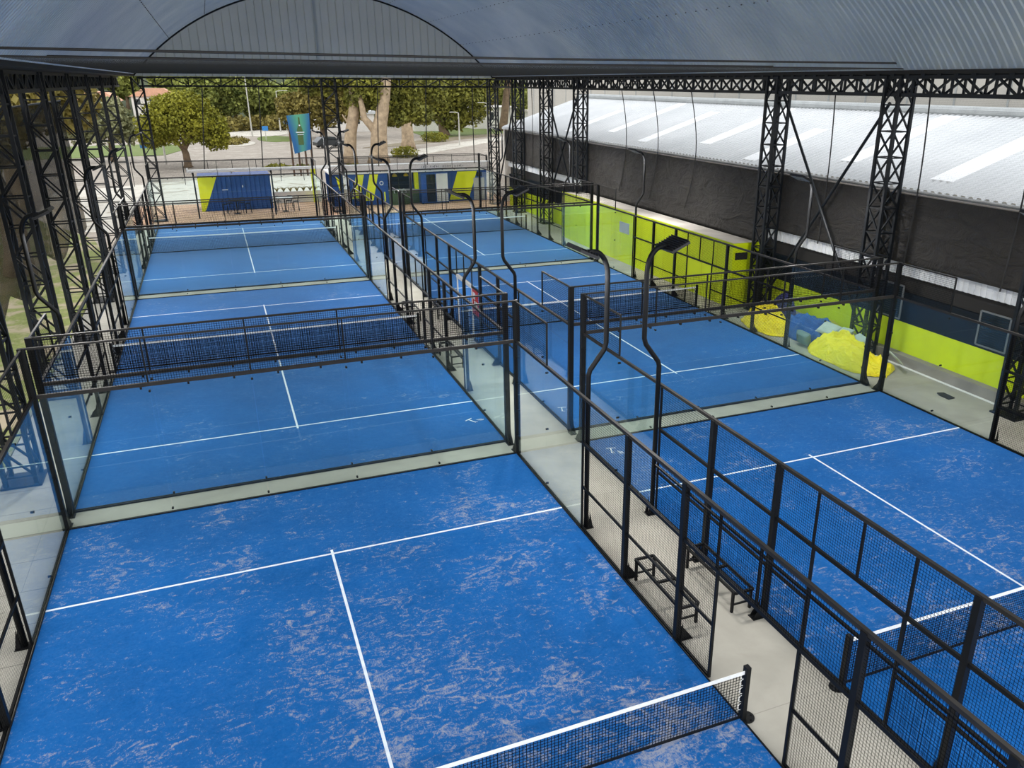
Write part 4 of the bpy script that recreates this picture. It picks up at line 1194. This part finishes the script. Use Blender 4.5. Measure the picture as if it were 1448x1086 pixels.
MB().quad((0,0,.1),(16.8,0,.1),(16.8,0,2.1),(0,0,2.1),[(0,0),(16.8,0),(16.8,2),(0,2)]).obj('wire', 'bird_net', t)

# ------------------------------------------------------------------ light
w = bpy.data.worlds.new('World'); SC.world = w; w.use_nodes = True
nt = w.node_tree
for n in list(nt.nodes): nt.nodes.remove(n)
wo = nt.nodes.new('ShaderNodeOutputWorld'); bg = nt.nodes.new('ShaderNodeBackground')
tc = nt.nodes.new('ShaderNodeTexCoord'); sp = nt.nodes.new('ShaderNodeSeparateXYZ'); nt.links.new(tc.outputs['Generated'], sp.inputs[0])
cr = nt.nodes.new('ShaderNodeMix'); cr.data_type = 'RGBA'
nt.links.new(ramp(nt, sp.outputs[2], -.05, .5), cr.inputs[0])
cr.inputs[6].default_value = (1.0, .985, .96, 1); cr.inputs[7].default_value = (.92, .96, 1.0, 1)
nt.links.new(cr.outputs[2], bg.inputs[0]); bg.inputs[1].default_value = 1.75
nt.links.new(bg.outputs[0], wo.inputs[0])
def sun(name, energy, ang, rot, col):
    l = bpy.data.lights.new(name, 'SUN'); l.energy = energy; l.angle = ang; l.color = col
    o = bpy.data.objects.new(name, l); COL.objects.link(o); o.rotation_euler = rot
sun('sun', .3, 1.1, (math.radians(58), 0, math.radians(-18)), (1, .97, .92))

# ------------------------------------------------------------------ camera
cam = bpy.data.cameras.new('camera'); co = bpy.data.objects.new('camera', cam); COL.objects.link(co)
cam.sensor_fit = 'HORIZONTAL'; cam.sensor_width = 36; cam.lens = 1137.62/1448*36
cam.shift_x = -74.515/1448; cam.shift_y = 25.352/1448
cam.clip_start = .1; cam.clip_end = 1000
yaw, pit, rol = .398489, .377273, .004935
cyw, syw = math.cos(yaw), math.sin(yaw)
fwd = Vector((syw*math.cos(pit), cyw*math.cos(pit), -math.sin(pit)))
rt = Vector((cyw, -syw, 0)); up = rt.cross(fwd)
r2 = rt*math.cos(rol)+up*math.sin(rol); u2 = -rt*math.sin(rol)+up*math.cos(rol)
M = Matrix((( r2.x, u2.x, -fwd.x, 3.8906), (r2.y, u2.y, -fwd.y, -7.6802), (r2.z, u2.z, -fwd.z, 8.8406), (0,0,0,1)))
co.matrix_world = M
SC.camera = co

SC.view_settings.view_transform = 'Standard'; SC.view_settings.look = 'None'
SC.view_settings.gamma = 1; SC.view_settings.use_curve_mapping = False
SC.view_settings.exposure = .2
cy_ = SC.cycles
cy_.max_bounces = 8; cy_.diffuse_bounces = 4; cy_.glossy_bounces = 3; cy_.transparent_max_bounces = 40
cy_.caustics_reflective = False; cy_.caustics_refractive = False
cy_.sample_clamp_indirect = 6
cy_.use_denoising = True
